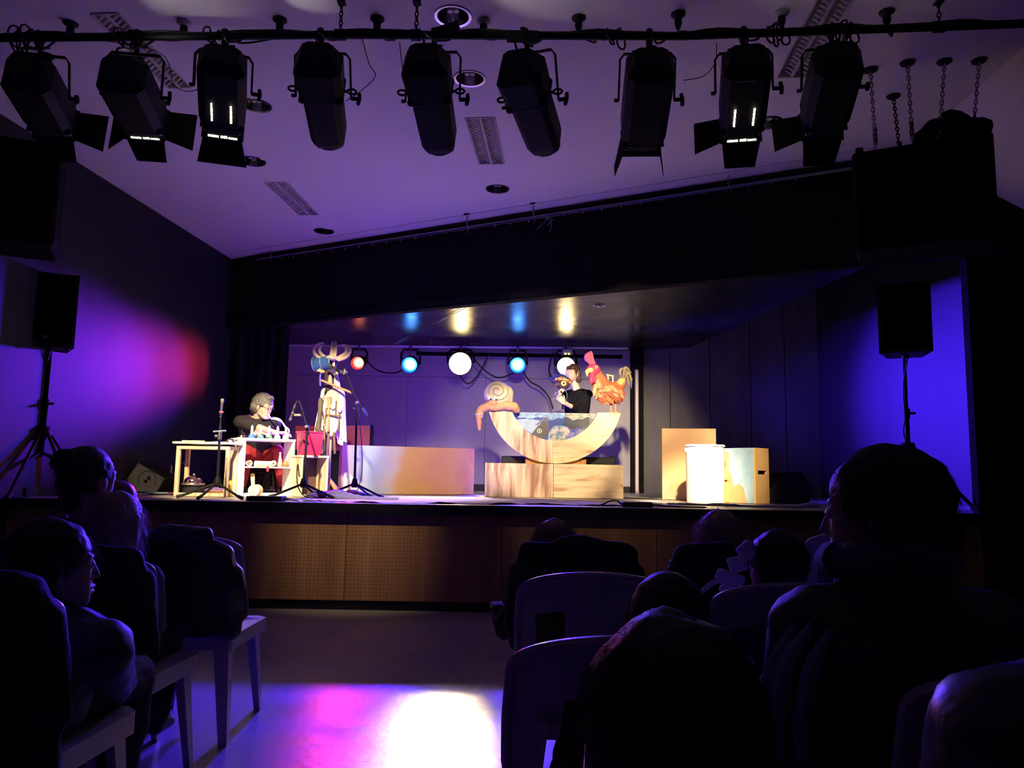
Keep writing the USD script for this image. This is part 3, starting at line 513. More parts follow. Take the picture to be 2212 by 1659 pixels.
# ------------------------------------------------------------------ speakers on tripods and floor monitors
def tripod(loc, h, lb, legs, R):
    t = thing('speaker_stand', lb, 'speaker stand', loc)
    part(t, 'lower_pole', cyl((0, 0, .35), (0, 0, h * .62), .024), black_metal); part(t, 'upper_pole', cyl((0, 0, h * .55), (0, 0, h), .018), black_metal)
    part(t, 'locking_collar', [cyl((0, 0, h * .6), (0, 0, h * .66), .032), cyl((.03, 0, h * .63), (.08, -.01, h * .63), .012, n=8)], black_plastic)
    part(t, 'hub', lathe([(0, .62), (.05, .62), (.065, .60), (.065, .54), (.05, .52), (0, .52)], 18), black_plastic)
    for a in legs:
        d = V(math.cos(math.radians(a)), math.sin(math.radians(a)), 0)
        lg = part(t, 'leg', [tube([d * .05 + V(0, 0, .57), d * R + V(0, 0, .015)], .016, 8), tube([V(0, 0, .38) + d * .02, d * R * .5 + V(0, 0, .3)], .009, 6)], black_metal); part(lg, 'rubber_foot', cyl(d * (R - .03) + V(0, 0, .035), d * (R + .02) + V(0, 0, 0.0), .022, n=10), rubber)
    part(t, 'speaker_lead', tube([(.02, -.03, h), (-.035, -.03, h * .8), (-.03, -.03, h * .6), (-.045, -.02, h * .5), (.03, .0, .5)], .006, 6, curve=6), cable_black)
    return t
def pa(loc, rz, lb, led):
    t = thing('loudspeaker', lb, 'speaker', loc, rz)
    part(t, 'cabinet', hull([(sx * (.225 if y < 0 else .15), y, z) for sx in (-1, 1) for y in (-.19, .2) for z in (0, .66)]), black_plastic)
    part(t, 'grille', box(0, -.195, .34, .40, .02, .60, .01), grille); part(t, 'badge', box(0, -.207, .08, .03, .004, .03, .002), led)
    part(t, 'pole_socket', cyl((0, 0, -.03), (0, 0, .01), .03), black_metal)
    for z in (-.004,):
        for q in (-1, 1): part(t, 'foot', cyl((q * .17, -.12, -.012), (q * .17, -.12, .004), .02, n=10), rubber)
    return t
tripod((-4.15, 6.75, .87), 1.30, 'black tripod speaker stand beside the purple-lit side wall', (275, 335, 60), .46)
pa((-4.19, 6.75, 2.18), 27, 'black loudspeaker on the tripod by the purple-lit side wall, small light on its grille', M('badge_red', (.5, .2, .18), .3))
tripod((3.73, 7.15, .87), 1.42, 'black tripod speaker stand in front of the blue-lit side wall', (215, 335, 95), .52)
pa((3.745, 7.15, 2.32), -26, 'black loudspeaker on the tripod in front of the blue-lit side wall', black_metal)
wedge_face = M('wedge_face', (.20, .20, .175), .6, col2=(.24, .24, .21), scale=90, bump=.1)
def wedge(name, lb, loc, pts, w, rz, face):
    t = thing(name, lb, 'monitor speaker', loc, rz); part(t, 'cabinet', slab(Polygon(pts), w), black_plastic, False); return t
# left: the wedge stands with its grey baffle towards the hall
t = thing('floor_monitor', 'grey-faced wedge monitor speaker by the purple wall, two black port holes in its front', 'monitor speaker', (-3.80, 8.05, .87))
fr = [(-.245, .135), (-.13, .315), (.17, .15), (.09, 0), (-.16, 0)]
part(t, 'cabinet', mv(slab(Polygon(fr).buffer(.006, join_style=1), .34), 0, .19, .006), black_plastic, False)
fp = Polygon(fr).buffer(-.008)
for p in ((-.035, .115), (-.005, .15)): fp = fp.difference(Point(p).buffer(.021))
part(t, 'front_panel', mv(slab(fp, .012), 0, .012, .006), wedge_face, False)
part(t, 'port', [cyl((-.035, .012, .121), (-.035, .1, .121), .021, n=14), cyl((-.005, .012, .156), (-.005, .1, .156), .021, n=14)], rubber)
part(t, 'handle_arc', tube([(-.02 + .095 * math.cos(a), .004, .135 + .095 * math.sin(a)) for a in np.linspace(-.6, 3.6, 22)], .003, 5), rubber)
for p in ((-.12, .285), (.135, .145), (-.22, .145)): part(t, 'screw', cyl((p[0], .003, p[1]), (p[0], .012, p[1]), .009, n=10), pale_metal)
t = thing('equipment_case', 'narrow black equipment case standing behind the grey-faced wedge monitor', 'case', (-3.64, 8.4, .87), 12)
part(t, 'body', box(0, .1, .15, .16, .22, .30, .015), black_plastic); part(t, 'edge_strip', box(-.078, -.012, .15, .02, .012, .29, .004), wedge_face); part(t, 'lid_handle', tube([(-.04, .05, .30), (-.04, .05, .32), (.04, .05, .32), (.04, .05, .30)], .006, 6), steel)
t = thing('floor_monitor', 'black wedge monitor speaker lying beyond the yellow box with the slot', 'monitor speaker', (2.93, 8.0, .87), 14)
prof = [(-.24, 0), (.2, 0), (.27, .16), (.13, .33), (-.05, .32), (-.24, .14)]
part(t, 'cabinet', mv(slab(Polygon(prof), .42), 0, .2, 0), black_plastic, False)
e = nrm(V(.19, 0, .18)); part(t, 'grille', hull([V(-.225, y, .147) + e * s_ + V(-.006, 0, .006) * q for y in (.02, .38) for s_ in (.01, .24) for q in (0, 1)]), grille, False)
part(t, 'handle_pocket', box(.06, -.012, .15, .12, .008, .05, .003), rubber); part(t, 'badge', box(-.13, .0, .235, .03, .012, .012, .003), steel)

# ------------------------------------------------------------------ floor cloth, cables and flat boxes at the stage edge
canvas = M('canvas', (.72, .70, .66), .85, col2=(.80, .78, .74), scale=4, bump=.05, bscale=40)
nx, ny = 120, 24; X = np.linspace(-1.86, 1.55, nx); gv = []
for i, x in enumerate(X):
    y0 = 6.62 + .10 * math.sin(x * 2.3 + .5) + .05 * math.sin(x * 7) + (.22 if x > .9 else 0) * min(1, (x - .9) / .3) + max(0, .25 - (x + 1.86)) * .8; y1 = 8.45 - .25 * max(0, x - .2) + .05 * math.sin(x * 5)
    for j in range(ny): y = y0 + (y1 - y0) * j / (ny - 1); gv.append((x, y, .8735 + .012 * max(0, meshkit.fbm(V(x * 5, y * 9, 0), 3, 4) - .42) * (1 + 3 * (j < 3))))
gf = [(i * ny + j, (i + 1) * ny + j, (i + 1) * ny + j + 1, i * ny + j + 1) for i in range(nx - 1) for j in range(ny - 1)]
gv = np.array(gv); gf = np.array(gf); tf = np.vstack([gf[:, [0, 1, 2]], gf[:, [0, 2, 3]]]); low = gv.copy(); low[:, 2] = .8712
solo('floor_cloth', 'crumpled pale canvas cloth spread along the front of the stage', 'cloth', trimesh.Trimesh(np.vstack([gv, low]), np.vstack([tf, tf[:, ::-1] + len(gv)]), process=False), canvas, True)
t = thing('cable_box', 'flat black connection box on the stage edge below the white shelf unit', 'box', (-2.1, 6.62, .87)); part(t, 'body', box(0, 0, .02, .3, .16, .04, .006), black_plastic); part(t, 'plug', [cyl((.15, 0, .02), (.2, -.02, .018), .012, n=8), tube([(.2, -.02, .018), (.3, -.05, .006), (.42, .02, .006)], .006, 6, curve=5)], steel)
t = thing('cable_box', 'flat black connection box on the stage edge below the boat scenery', 'box', (1.09, 6.62, .87)); part(t, 'body', box(0, 0, .021, .26, .14, .042, .006), black_plastic)
part(t, 'lead', [tube([(-.13, 0, .02), (-.17, 0, .05), (-.23, .02, .045), (-.32, .05, .006), (-.5, .1, .006)], .007, 6, curve=6), tube([(.13, 0, .02), (.22, -.02, .012), (.35, .04, .007), (.6, .0, .007)], .007, 6, curve=6)], cable_black)
rope = []
for a in np.linspace(0, 1, 40): rope.append((1.45 + a * 1.42, 7.05 + .09 * math.sin(a * 7) + .35 * max(0, a - .75), .880 + .004 * math.sin(a * 21) + .012 * max(0, a - .8)))
solo('rolled_cloth', 'twisted strip of grey-white cloth lying along the floor before the bucket and yellow box', 'cloth', rough(tube(rope, [.014, .010, .014, .012, .014, .02, .034], 10), .006, 30, .02, 6), M('dirty_cloth', (.62, .60, .56), .9, col2=(.7, .68, .64), scale=8), True)
solo('floor_cable', 'thin black cable snaking over the floor in front of the tall plank box', 'cable', tube([(1.32, 8.9, .878), (1.5, 8.7, .878), (1.62, 8.8, .882), (1.7, 8.65, .878), (1.2, 8.85, .878)], .008, 6, curve=8), cable_black)
Z = .872
# ------------------------------------------------------------------ table, shelf unit and their things
t = thing('crate_table', 'open wooden crate frame with a loose board on top, used as a side table', 'table', (-2.93, 7.25, Z))
for sx in (-.235, .235):
    for sy in (.02, .23): part(t, 'leg', box(sx, sy, .2225, .038, .035, .445, .003), wood_pale)
for sy in (.02, .23):
    part(t, 'rail', box(0, sy, .462, .508, .035, .034, .003), wood_pale); part(t, 'rail', box(0, sy, .018, .432, .035, .034, .003), wood_pale)
for sx in (-.235, .235): part(t, 'side_rail', box(sx, .125, .462, .035, .175, .034, .003), wood_pale)
part(t, 'board', box(0, .12, .506, .57, .29, .022, .003), wood_white); part(t, 'spacer', [box(q, .125, .487, .04, .22, .016, .002) for q in (-.2, .2)], black_paint)
alu = M('aluminium', (.62, .62, .62), .35, 1.0, col2=(.5, .5, .5), scale=14)
for k, (x, y, r, h, lb) in enumerate([(-2.81, 7.33, .075, .012, 'flat metal pan lid lying on the crate table board'), (-2.705, 7.34, .045, .035, 'small metal bowl upturned on the end of the crate table board')]):
    solo('pan_lid' if not k else 'bowl', lb, 'lid' if not k else 'bowl', lathe([(0, 0), (r, 0), (r, .004), (r * .9, h * .6), (r * .5, h), (0, h)], 24, (x, y, Z + .518)), alu)
solo('drumstick', 'pale stick lying along the edge of the crate table board', 'stick', cyl((-3.14, 7.27, Z + .524), (-2.92, 7.26, Z + .524), .007, .005, 8), wood_pale)
# shelf unit
A = 32; t = SHELF = thing('shelf_unit', 'white painted open shelf unit used as a table by the grey-haired man', 'shelf', (-2.69, 7.50, Z), A)
W, D, H = .565, .33, .575
part(t, 'side_panel', box(.04, D / 2, H / 2 - .013, .08, D, H - .026, .003), wood_white); part(t, 'side_panel', box(W - .012, D / 2, H / 2 - .013, .024, D, H - .026, .003), wood_white)
part(t, 'top_board', box(W / 2, D / 2, H - .013, W + .01, D + .01, .026, .003), wood_white); part(t, 'bottom_board', box(W / 2 + .03, D / 2, .012, W - .11, D, .024, .003), wood_white); part(t, 'shelf_board', box(W / 2 + .03, D / 2, .285, W - .11, D - .02, .014, .002), wood_white)
def on(lx, ly, lz):
    a = math.radians(A); return V(-2.69 + lx * math.cos(a) - ly * math.sin(a), 7.50 + lx * math.sin(a) + ly * math.cos(a), Z + lz)
glassy = {}
for k, (lx, name, col, cap) in enumerate([(.15, 'blue', (.05, .15, .75), (.1, .3, .9)), (.235, 'light blue', (.08, .5, .85), (.1, .45, .8)), (.32, 'green', (.12, .6, .35), (.3, .7, .5)), (.405, 'clear', (.85, .8, .7), (.9, .75, .4)), (.49, 'milky', (.9, .88, .85), (.85, .82, .8))]):
    p = on(lx, .09, H + .001); t = thing('horn_bottle', f'small squeeze bottle with {name} base and tall white spout on the shelf unit', 'bottle', p)
    part(t, 'base', lathe([(0, 0), (.03, 0), (.032, .006), (.032, .024), (.024, .036), (.014, .042), (0, .042)], 18), M('liquid_%d' % k, col, .15))
    part(t, 'spout', lathe([(0, .04), (.016, .04), (.0135, .06), (.0115, .12), (0, .122)], 16), M('spout_white_%d' % k, (.86, .86, .84), .4)); part(t, 'tip', lathe([(0, .118), (.0085, .12), (.008, .133), (0, .134)], 12), M('tip_%d' % k, cap, .4))
t = thing('hand_bell', 'dark metal dome bell with an upright handle on the shelf unit', 'bell', on(.05, .08, H + .001))
part(t, 'dome', lathe([(0, .034), (.015, .033), (.03, .022), (.036, 0), (.033, 0), (.028, .02), (0, .03)], 20), M('bell_metal', (.25, .2, .14), .3, 1.0)); part(t, 'handle', lathe([(0, .034), (.005, .034), (.004, .07), (.008, .078), (0, .085)], 12), black_plastic)
for nm, lb, mesh, mt in [('cup', 'white paper cup lying at the start of the middle shelf', rot(lathe([(0, 0), (.024, 0), (.03, .07), (.027, .07), (.021, .004), (0, .004)], 18), (1, 0, 0), 90).apply_translation((.125, .08, .324)), wood_white),
                         ('bamboo_tube', 'pale hollow bamboo tube lying on the middle shelf', rot(lathe([(.026, 0), (.028, .005), (.028, .17), (.026, .175), (.019, .17), (.019, .005), (.026, 0)], 18), (0, 1, 0), 90).apply_translation((.19, .08, .321)), wood_pale),
                         ('paper_roll', 'short white roll with a dark hole standing on edge on the middle shelf', rot(lathe([(.014, 0), (.028, 0), (.028, .05), (.014, .05), (.014, 0)], 18), (1, 0, 0), 80).apply_translation((.375, .11, .321)), wood_white),
                         ('ribbon', 'red ribbon hanging over the edge of the middle shelf', bx(.29, .312, -.006, -.002, .245, .297, .001), M('ribbon_red', (.5, .02, .05), .6)),
                         ('silver_bottle', 'tall silver foil bottle standing on the middle shelf', lathe([(0, 0), (.028, 0), (.03, .02), (.024, .06), (.013, .10), (.01, .15), (0, .152)], 18).apply_translation((.445, .1, .2935)), M('foil', (.8, .8, .82), .18, 1.0, bump=.3, scale=30)),
                         ('wooden_ball', 'brown wooden ball at the far end of the middle shelf', tm(sph((.505, .10, .324), .031, 20)), M('ball_brown', (.42, .2, .09), .4))]:
    a = math.radians(A); solo(nm, lb, nm.split('_')[-1], basis(mesh, (math.cos(a), math.sin(a), 0), (-math.sin(a), math.cos(a), 0), (0, 0, 1), (-2.69, 7.50, Z)), mt)
# clutter on the floor beneath
t = thing('mallet', 'wooden mallet with a round head lying under the shelf unit', 'mallet', (-2.56, 7.62, Z)); part(t, 'head', rot(lathe([(0, -.06), (.055, -.06), (.058, -.05), (.058, .05), (.055, .06), (0, .06)], 22), (1, 0, 0), 90).apply_translation((.03, .0, .058)), wood_pale); part(t, 'handle', cyl((0, .02, .06), (-.05, .12, .21), .016, .022), wood_pale)
t = thing('shiny_helmet', 'shiny purple-lit helmet resting on a black pot under the crate table', 'helmet', (-3.07, 7.42, Z + .105)); part(t, 'shell', blob([sph((0, 0, .03), (.085, .1, .065)), sph((.03, -.05, .015), (.07, .06, .03))], .015, 3), M('chrome_purple', (.75, .6, .8), .12, 1.0)); part(t, 'knob', sph((.01, -.02, .1), .014), chrome); part(t, 'brim', tube([(.1 * math.cos(a), .11 * math.sin(a), .012) for a in np.linspace(0, 2 * math.pi, 24)], .011, 6), chrome)
t = thing('pot', 'black cooking pot on the floor under the shiny helmet', 'pot', (-3.07, 7.42, Z)); part(t, 'body', lathe([(0, 0), (.08, 0), (.09, .01), (.095, .10), (.088, .10), (.082, .012), (0, .012)], 24), M('pot_black', (.03, .03, .032), .3)); part(t, 'handle', [box(q * .11, 0, .08, .03, .04, .012) for q in (-1, 1)], black_plastic)
t = thing('orange_ball_horn', 'orange rubber ball horn lying behind the first microphone stand', 'horn', (-2.76, 7.55, Z)); part(t, 'bulb', sph((0, 0, .1), (.045, .045, .052), 20), M('ball_orange', (.85, .42, .06), .35)); part(t, 'neck', cyl((0, 0, .0), (.0, 0, .06), .03, .012), steel)
solo('basket', 'low brown basket of scraps on the floor under the crate table', 'basket', rough(lathe([(0, 0), (.1, 0), (.12, .05), (.11, .055), (.09, .012), (0, .012)], 24, (-2.86, 7.5, Z)), .006, 60, .02), M('basket_brown', (.38, .17, .05), .7, col2=(.5, .26, .1), scale=40))
solo('crumpled_cloth', 'crumpled purple cloth on the floor under the crate table', 'cloth', rough(tm(sph((-2.94, 7.62, Z + .03), (.10, .07, .045), 24)).apply_translation((0, 0, .005)), .03, 16, .02, 2), M('cloth_purple', (.22, .12, .4), .8))
for (x, lb, c) in ((-3.50, 'pale blue plate leaning flat on the floor in front of the grey-faced wedge monitor', (.45, .62, .72)), (-3.28, 'dark red plate on the floor beside the crate table', (.4, .07, .08))):
    solo('plate', lb, 'plate', lathe([(0, 0), (.07, 0), (.11, .016), (.108, .022), (.068, .008), (0, .008)], 26, (x, 7.62, Z)), M('plate_%d' % (x > -3.4), c, .35))

# ------------------------------------------------------------------ microphones
mic_grey = M('mic_grey', (.07, .07, .075), .4, .6); mic_mesh = M('mic_mesh', (.10, .10, .105), .5, .6, bump=.4, scale=200)
def mic(t, tip, d, r=.017):
    d = nrm(d); tip = V(*tip); mp_ = part(t, 'microphone', [cyl(tip - d * .03, tip - d * .17, r * .9, r * .6, 12)], mic_grey); part(mp_, 'mic_grille', bone((tip - d * .012, r * 1.25), (tip - d * .03, r)), mic_mesh)
    part(mp_, 'mic_clip', cyl(tip - d * .10 + V(0, 0, -.002), tip - d * .14 + V(0, 0, -.004), r * 1.15, n=12), black_plastic)
def base3(t, legs, R=.3, z=.16):
    part(t, 'base', lathe([(0, z - .06), (.03, z - .06), (.034, z - .02), (.02, z + .03), (0, z + .03)], 16), black_metal)
    for a in legs:
        d = V(math.cos(math.radians(a)), math.sin(math.radians(a)), 0); lg = part(t, 'leg', tube([d * .02 + V(0, 0, z - .03), d * (R - .02) + V(0, 0, .02)], .011, 8), black_metal); part(lg, 'rubber_foot', cyl(d * (R - .04) + V(0, 0, .027), d * (R + .02) + V(0, 0, .011), .015, n=10), rubber)
t = thing('microphone_stand', 'straight microphone stand in front of the crate table, microphone pointing upward', 'microphone stand', (-2.655, 6.94, Z))
base3(t, (190, 330, 265), .32); part(t, 'pole', cyl((0, 0, .12), (-.005, 0, .66), .0125, .010), black_metal); part(t, 'clutch', [cyl((-.005, 0, .53), (-.005, 0, .60), .018), cyl((-.06, -.01, .60), (.05, 0, .61), .009, n=8), cyl((-.045, 0, .56), (-.02, 0, .56), .014, n=10)], steel)
mic(t, (.008, -.02, .90), (.05, -.03, 1), .014); part(t, 'gooseneck', cyl((-.005, 0, .64), (0, -.012, .78), .008, n=8), black_metal)
part(t, 'red_ring', cyl((.0025, -.013, .775), (.0035, -.0135, .79), .02), M('ring_red', (.55, .06, .04), .5))
t = thing('microphone_stand', 'microphone stand before the red tub, its boom folded down over a small clip microphone', 'microphone stand', (-1.97, 7.3, Z))
base3(t, (182, 350, 80), .30); part(t, 'pole', cyl((0, 0, .12), (.01, 0, .68), .0125, .011), black_metal); part(t, 'boom', tube([(.03, 0, .60), (.005, 0, .68), (-.06, -.01, .88), (-.08, -.02, .925), (-.098, -.02, .92), (-.115, -.03, .87)], .008, 8), black_metal)
mic(t, (-.15, -.04, .73), (-.25, -.05, -1), .013); part(t, 'clutch', [sph((.008, 0, .68), .02), cyl((.008, -.01, .68), (.008, -.05, .68), .012, n=8)], steel); part(t, 'clip_arm', [cyl((-.115, -.03, .87), (-.13, -.035, .80), .012, n=8), box(-.085, -.02, .79, .07, .02, .025)], steel)
part(t, 'cable', tube([(-.04, -.01, .2), (-.06, -.02, .32), (-.05, -.02, .12), (.05, -.05, .012), (.25, -.05, .008)], .005, 6, curve=6), cable_black)
t = thing('microphone_stand', 'tall microphone stand with a slanting boom reaching to the horned figure', 'microphone stand', (-1.565, 7.7, Z))
base3(t, (195, 345, 70), .30); part(t, 'pole', cyl((0, 0, .12), (-.01, 0, .95), .013, .011), black_metal); part(t, 'clutch', [sph((-.01, 0, .955), .022), cyl((-.03, -.01, .9), (-.045, -.03, .9), .012, n=8)], steel)
part(t, 'boom', tube([(.075, 0, .85), (-.01, 0, .97), (-.14, .02, 1.26)], .0085, 8), black_metal); part(t, 'counterweight', cyl((.05, 0, .90), (.095, 0, .82), .015), M('weight_blue', (.06, .06, .3), .4))
part(t, 'mic_holder', [sph((-.145, .02, 1.27), .02), cyl((-.14, .02, 1.27), (-.20, .03, 1.275), .016, n=10), cyl((-.16, .0, 1.24), (-.15, .0, 1.30), .01, n=8)], pale_metal); mic(t, (-.33, .06, 1.345), (-.12, .03, .06))
part(t, 'cable', tube([(.0, -.01, .95), (.05, -.01, .6), (.07, 0, .25), (.03, 0, .05), (.1, -.05, .008)], .004, 6, curve=6), cable_black)

# ------------------------------------------------------------------ red tub, its wooden stand, the dark red board
A2 = 39; red_pl = M('red_plastic', (.52, .02, .09), .38, col2=(.58, .03, .11), scale=5)
t = thing('wooden_stand', 'small open wooden box stand carrying the red tub', 'stand', (-2.09, 7.62, Z), A2)
part(t, 'side_panel', box(.012, .12, .195, .024, .24, .39, .003), wood_pale); part(t, 'side_panel', box(.285, .12, .195, .024, .24, .39, .003), wood_pale); part(t, 'top_board', box(.148, .12, .402, .31, .25, .024, .003), wood_pale); part(t, 'back_panel', box(.148, .232, .195, .246, .012, .388, .002), M('stand_dark', (.09, .045, .04), .7)); part(t, 'bottom_board', box(.148, .12, .01, .246, .22, .02, .002), wood_pale)
t = thing('red_tub', 'square red plastic tub standing on the small wooden stand', 'tub', (-2.09, 7.65, Z + .414), A2)
def taper(x0, x1, y0, y1, z0, z1, k): return [(x0 + k, y0 + k, z0), (x1 - k, y0 + k, z0), (x0 + k, y1 - k, z0), (x1 - k, y1 - k, z0), (x0, y0, z1), (x1, y0, z1), (x0, y1, z1), (x1, y1, z1)]
mo = MF.hull_points(np.array(taper(0, .21, 0, .17, 0, .24, .014))) - MF.hull_points(np.array(taper(.006, .204, .006, .164, .008, .26, .014)))
part(t, 'body', mo, red_pl, 30); part(t, 'rim', [tube([(-.004, -.004, .236), (.214, -.004, .236), (.214, .174, .236), (-.004, .174, .236), (-.004, -.004, .236)], .008, 8)], red_pl)
part(t, 'corner_rib', [cyl((.002 + .012, .002 + .012, .01), (-.002, -.002, .23), .006, n=8), cyl((.208 - .012, .014, .01), (.212, -.002, .23), .006, n=8)], red_pl)
t = thing('red_board', 'dark red board standing behind the long painted box', 'board', (-2.25, 9.6, Z)); part(t, 'panel', slab(Polygon([(-.47, .52), (.44, .52), (.46, .55), (.465, .8), (.44, .83), (-.47, .81)]).buffer(.004), .03), M('dark_red', (.16, .008, .014), .5, col2=(.19, .012, .02), scale=4)); part(t, 'frame', [box(.49, .03, .42, .04, .04, .84), box(0, .05, .255, .94, .04, .51)], black_paint)

# ------------------------------------------------------------------ the horned figure
T0 = V(-1.905, 8.0, Z); t = HF = thing('horned_figure', 'scarecrow-like horned figure in a white coat with a blue drum for a hat', 'puppet', T0)
w2 = lambda x, y, z: V(x, y, z) - T0
horn_m = M('horn_cream', (.72, .58, .42), .5, col2=(.6, .44, .28), scale=9, bump=.2, bscale=60); coat_m = M('coat_white', (.80, .77, .70), .85, col2=(.70, .66, .58), scale=7, bump=.1, bscale=70)
part(t, 'pole', cyl((.0, .02, 0), (0, .02, 1.45), .016), wood_pale); part(t, 'foot_board', [box(0, .05, .015, .3, .06, .03), box(0, .05, .045, .06, .3, .03)], black_paint)
part(t, 'horn_base', [blob([bone((w2(-2.03, 7.97, 2.315), .014), (w2(-1.91, 7.95, 2.325), .022), (w2(-1.80, 7.97, 2.31), .014)), sph(w2(-1.92, 7.95, 2.32), (.06, .05, .03))], .014, 3, .006, 30)], horn_m)
for pts in ([(-1.98, 2.30), (-2.06, 2.33), (-2.105, 2.385), (-2.095, 2.44), (-2.05, 2.475), (-2.005, 2.478)], [(-1.95, 2.31), (-2.01, 2.345), (-2.045, 2.39), (-2.04, 2.435), (-2.015, 2.465)], [(-1.85, 2.30), (-1.77, 2.33), (-1.725, 2.385), (-1.735, 2.435), (-1.78, 2.465), (-1.82, 2.462)], [(-1.87, 2.31), (-1.81, 2.345), (-1.765, 2.39), (-1.775, 2.43), (-1.80, 2.45)]):
    part(t, 'horn', tube([w2(x, 7.96, z) for x, z in pts], [.021, .019, .016, .012, .006], 8, curve=6), horn_m)
for x in (-1.915, -1.88): part(t, 'horn', tube([w2(x - .01, 7.96, 2.31), w2(x, 7.96, 2.40), w2(x + .0, 7.97, 2.46), w2(x - .005, 7.97, 2.50)], [.022, .021, .018, .009], 8, curve=5), horn_m)
hx, hc = nrm(V(1, -.28, .08)), w2(-2.105, 8.03, 2.265); hy = nrm(np.cross(V(0, 0, 1), hx)); hz = np.cross(hx, hy)
part(t, 'drum_hat', basis(lathe([(0, .0), (.082, 0), (.085, .02), (.08, .1), (.078, .215), (.074, .215), (.074, .01), (0, .01)], 28), hy, hz, hx, hc), M('drum_blue', (.03, .10, .30), .5, col2=(.04, .13, .36), scale=6))
part(t, 'drum_inside', basis(lathe([(0, .16), (.0735, .16), (.0735, .212)], 28), hy, hz, hx, hc), black_cloth)
for z_ in (.004, .1, .208): part(t, 'hoop', basis(tube([((.084 - .02 * z_) * math.cos(a), (.084 - .02 * z_) * math.sin(a), z_) for a in np.linspace(0, 2 * math.pi, 30)], .0045, 6), hy, hz, hx, hc), M('hoop_blue_%d' % (z_ * 100), (.2, .28, .45), .4))
part(t, 'clamp', [blob([bone((w2(-2.04, 7.9, 2.175), .013), (w2(-1.98, 7.9, 2.165), .016)), bone((w2(-2.02, 7.9, 2.19), .01), (w2(-2.0, 7.9, 2.16), .014))], .012, 2)], M('clamp_yellow', (.6, .48, .16), .5))
part(t, 'head_cloth', blob([sph(w2(-1.93, 8.0, 2.13), (.07, .06, .09)), bone((w2(-1.93, 8, 2.1), .05), (w2(-1.92, 8, 2.0), .07))], .016, 4, .008, 20), M('cloth_dark', (.07, .04, .08), .8))
part(t, 'nose', bone((w2(-1.915, 7.93, 2.13), .014), (w2(-1.905, 7.89, 2.05), .026)), M('nose_wood', (.72, .5, .34), .5)); part(t, 'face_plate', blob([bone((w2(-1.86, 7.95, 2.14), .02), (w2(-1.84, 7.95, 2.02), .035))], .014, 3), coat_m)
part(t, 'tassel', bone((w2(-1.84, 7.9, 2.19), .008), (w2(-1.84, 7.9, 2.14), .016)), horn_m); part(t, 'blue_strap', tube([w2(-2.02, 7.94, 2.17), w2(-2.025, 7.94, 2.10), w2(-2.02, 7.95, 2.02)], .009, 6), M('strap_blue', (.12, .16, .3), .6))
# coat: an open shell around the pole, hanging in folds
gv = []; na, nz = 72, 26
for j in range(nz):
    v = j / (nz - 1); z = 2.03 - v * .52 - (.0)
    for i in range(na):
        a = math.radians(-48) + (i / (na - 1)) * math.radians(276); wx = np.interp(v, [0, .1, .3, .7, 1], [.05, .115, .13, .15, .158]); wy = np.interp(v, [0, .1, .4, 1], [.045, .07, .085, .10])
        k = 1 + .06 * v * math.sin(a * 9 + v * 3) + .03 * math.sin(a * 4 + 1 + v * 6); zz = z - .05 * v * math.sin(a * 1.5 + .7) - (.06 * v if math.cos(a) > .3 else 0)
        gv.append(w2(-1.895 + wx * k * math.cos(a), 8.0 + wy * k * math.sin(a), zz))
gv = np.array(gv); f = []
for j in range(nz - 1):
    for i in range(na - 1):
        a, b, c, d = j * na + i, j * na + i + 1, (j + 1) * na + i + 1, (j + 1) * na + i; f += [(a, b, c), (a, c, d)]
sh = trimesh.Trimesh(gv, f, process=False); inn = gv - sh.vertex_normals * .006; f = np.array(f)
part(t, 'coat', trimesh.Trimesh(np.vstack([gv, inn]), np.vstack([f, f[:, ::-1] + len(gv)]), process=False), coat_m, True)
part(t, 'shirt_front', rough(mv(tm(sph((0, 0, 0), (.095, .05, .27), 26)), *w2(-1.885, 7.96, 1.76)), .018, 22, .02, 8), M('shirt_tan', (.60, .48, .34), .8, col2=(.76, .68, .56), scale=14), True)
part(t, 'sleeve', [blob([bone((w2(-1.995, 7.90, 1.87), .024), (w2(-1.995, 7.88, 1.66), .021)), bone((w2(-1.995, 7.88, 1.66), .021), (w2(-2.005, 7.87, 1.56), .03)), bone((w2(-2.005, 7.87, 1.56), .03), (w2(-1.985, 7.87, 1.54), .022))], .016, 3, .006, 30)], M('sleeve_dark', (.035, .03, .025), .8, col2=(.07, .055, .04), scale=10))
part(t, 'wooden_bar', [box(*w2(-1.905, 7.9, 1.84), .05, .03, .12), box(*w2(-1.905, 7.9, 1.66), .022, .03, .25)], M('bar_brown', (.34, .16, .07), .5)); part(t, 'cup', [sph(w2(-1.86, 7.89, 1.80), (.025, .025, .035)), sph(w2(-1.79, 7.90, 1.78), (.026, .026, .045))], coat_m)
part(t, 'tool', [cyl(w2(-1.83, 7.89, 1.86), w2(-1.83, 7.89, 1.70), .007, n=8), cyl(w2(-1.93, 7.885, 1.78), w2(-1.94, 7.885, 1.62), .008, n=8), cyl(w2(-1.93, 7.885, 1.715), w2(-1.77, 7.89, 1.70), .008, n=8), cyl(w2(-1.79, 7.9, 1.72), w2(-1.80, 7.9, 1.55), .007, n=8)], M('tool_brown', (.12, .07, .04), .6))
part(t, 'coat_tail', blob([bone((w2(-2.0, 7.95, 1.5), .035), (w2(-2.0, 7.95, 1.36), .04)), bone((w2(-2.0, 7.95, 1.36), .04), (w2(-1.97, 7.95, 1.33), .022))], .016, 4, .008, 20), coat_m)
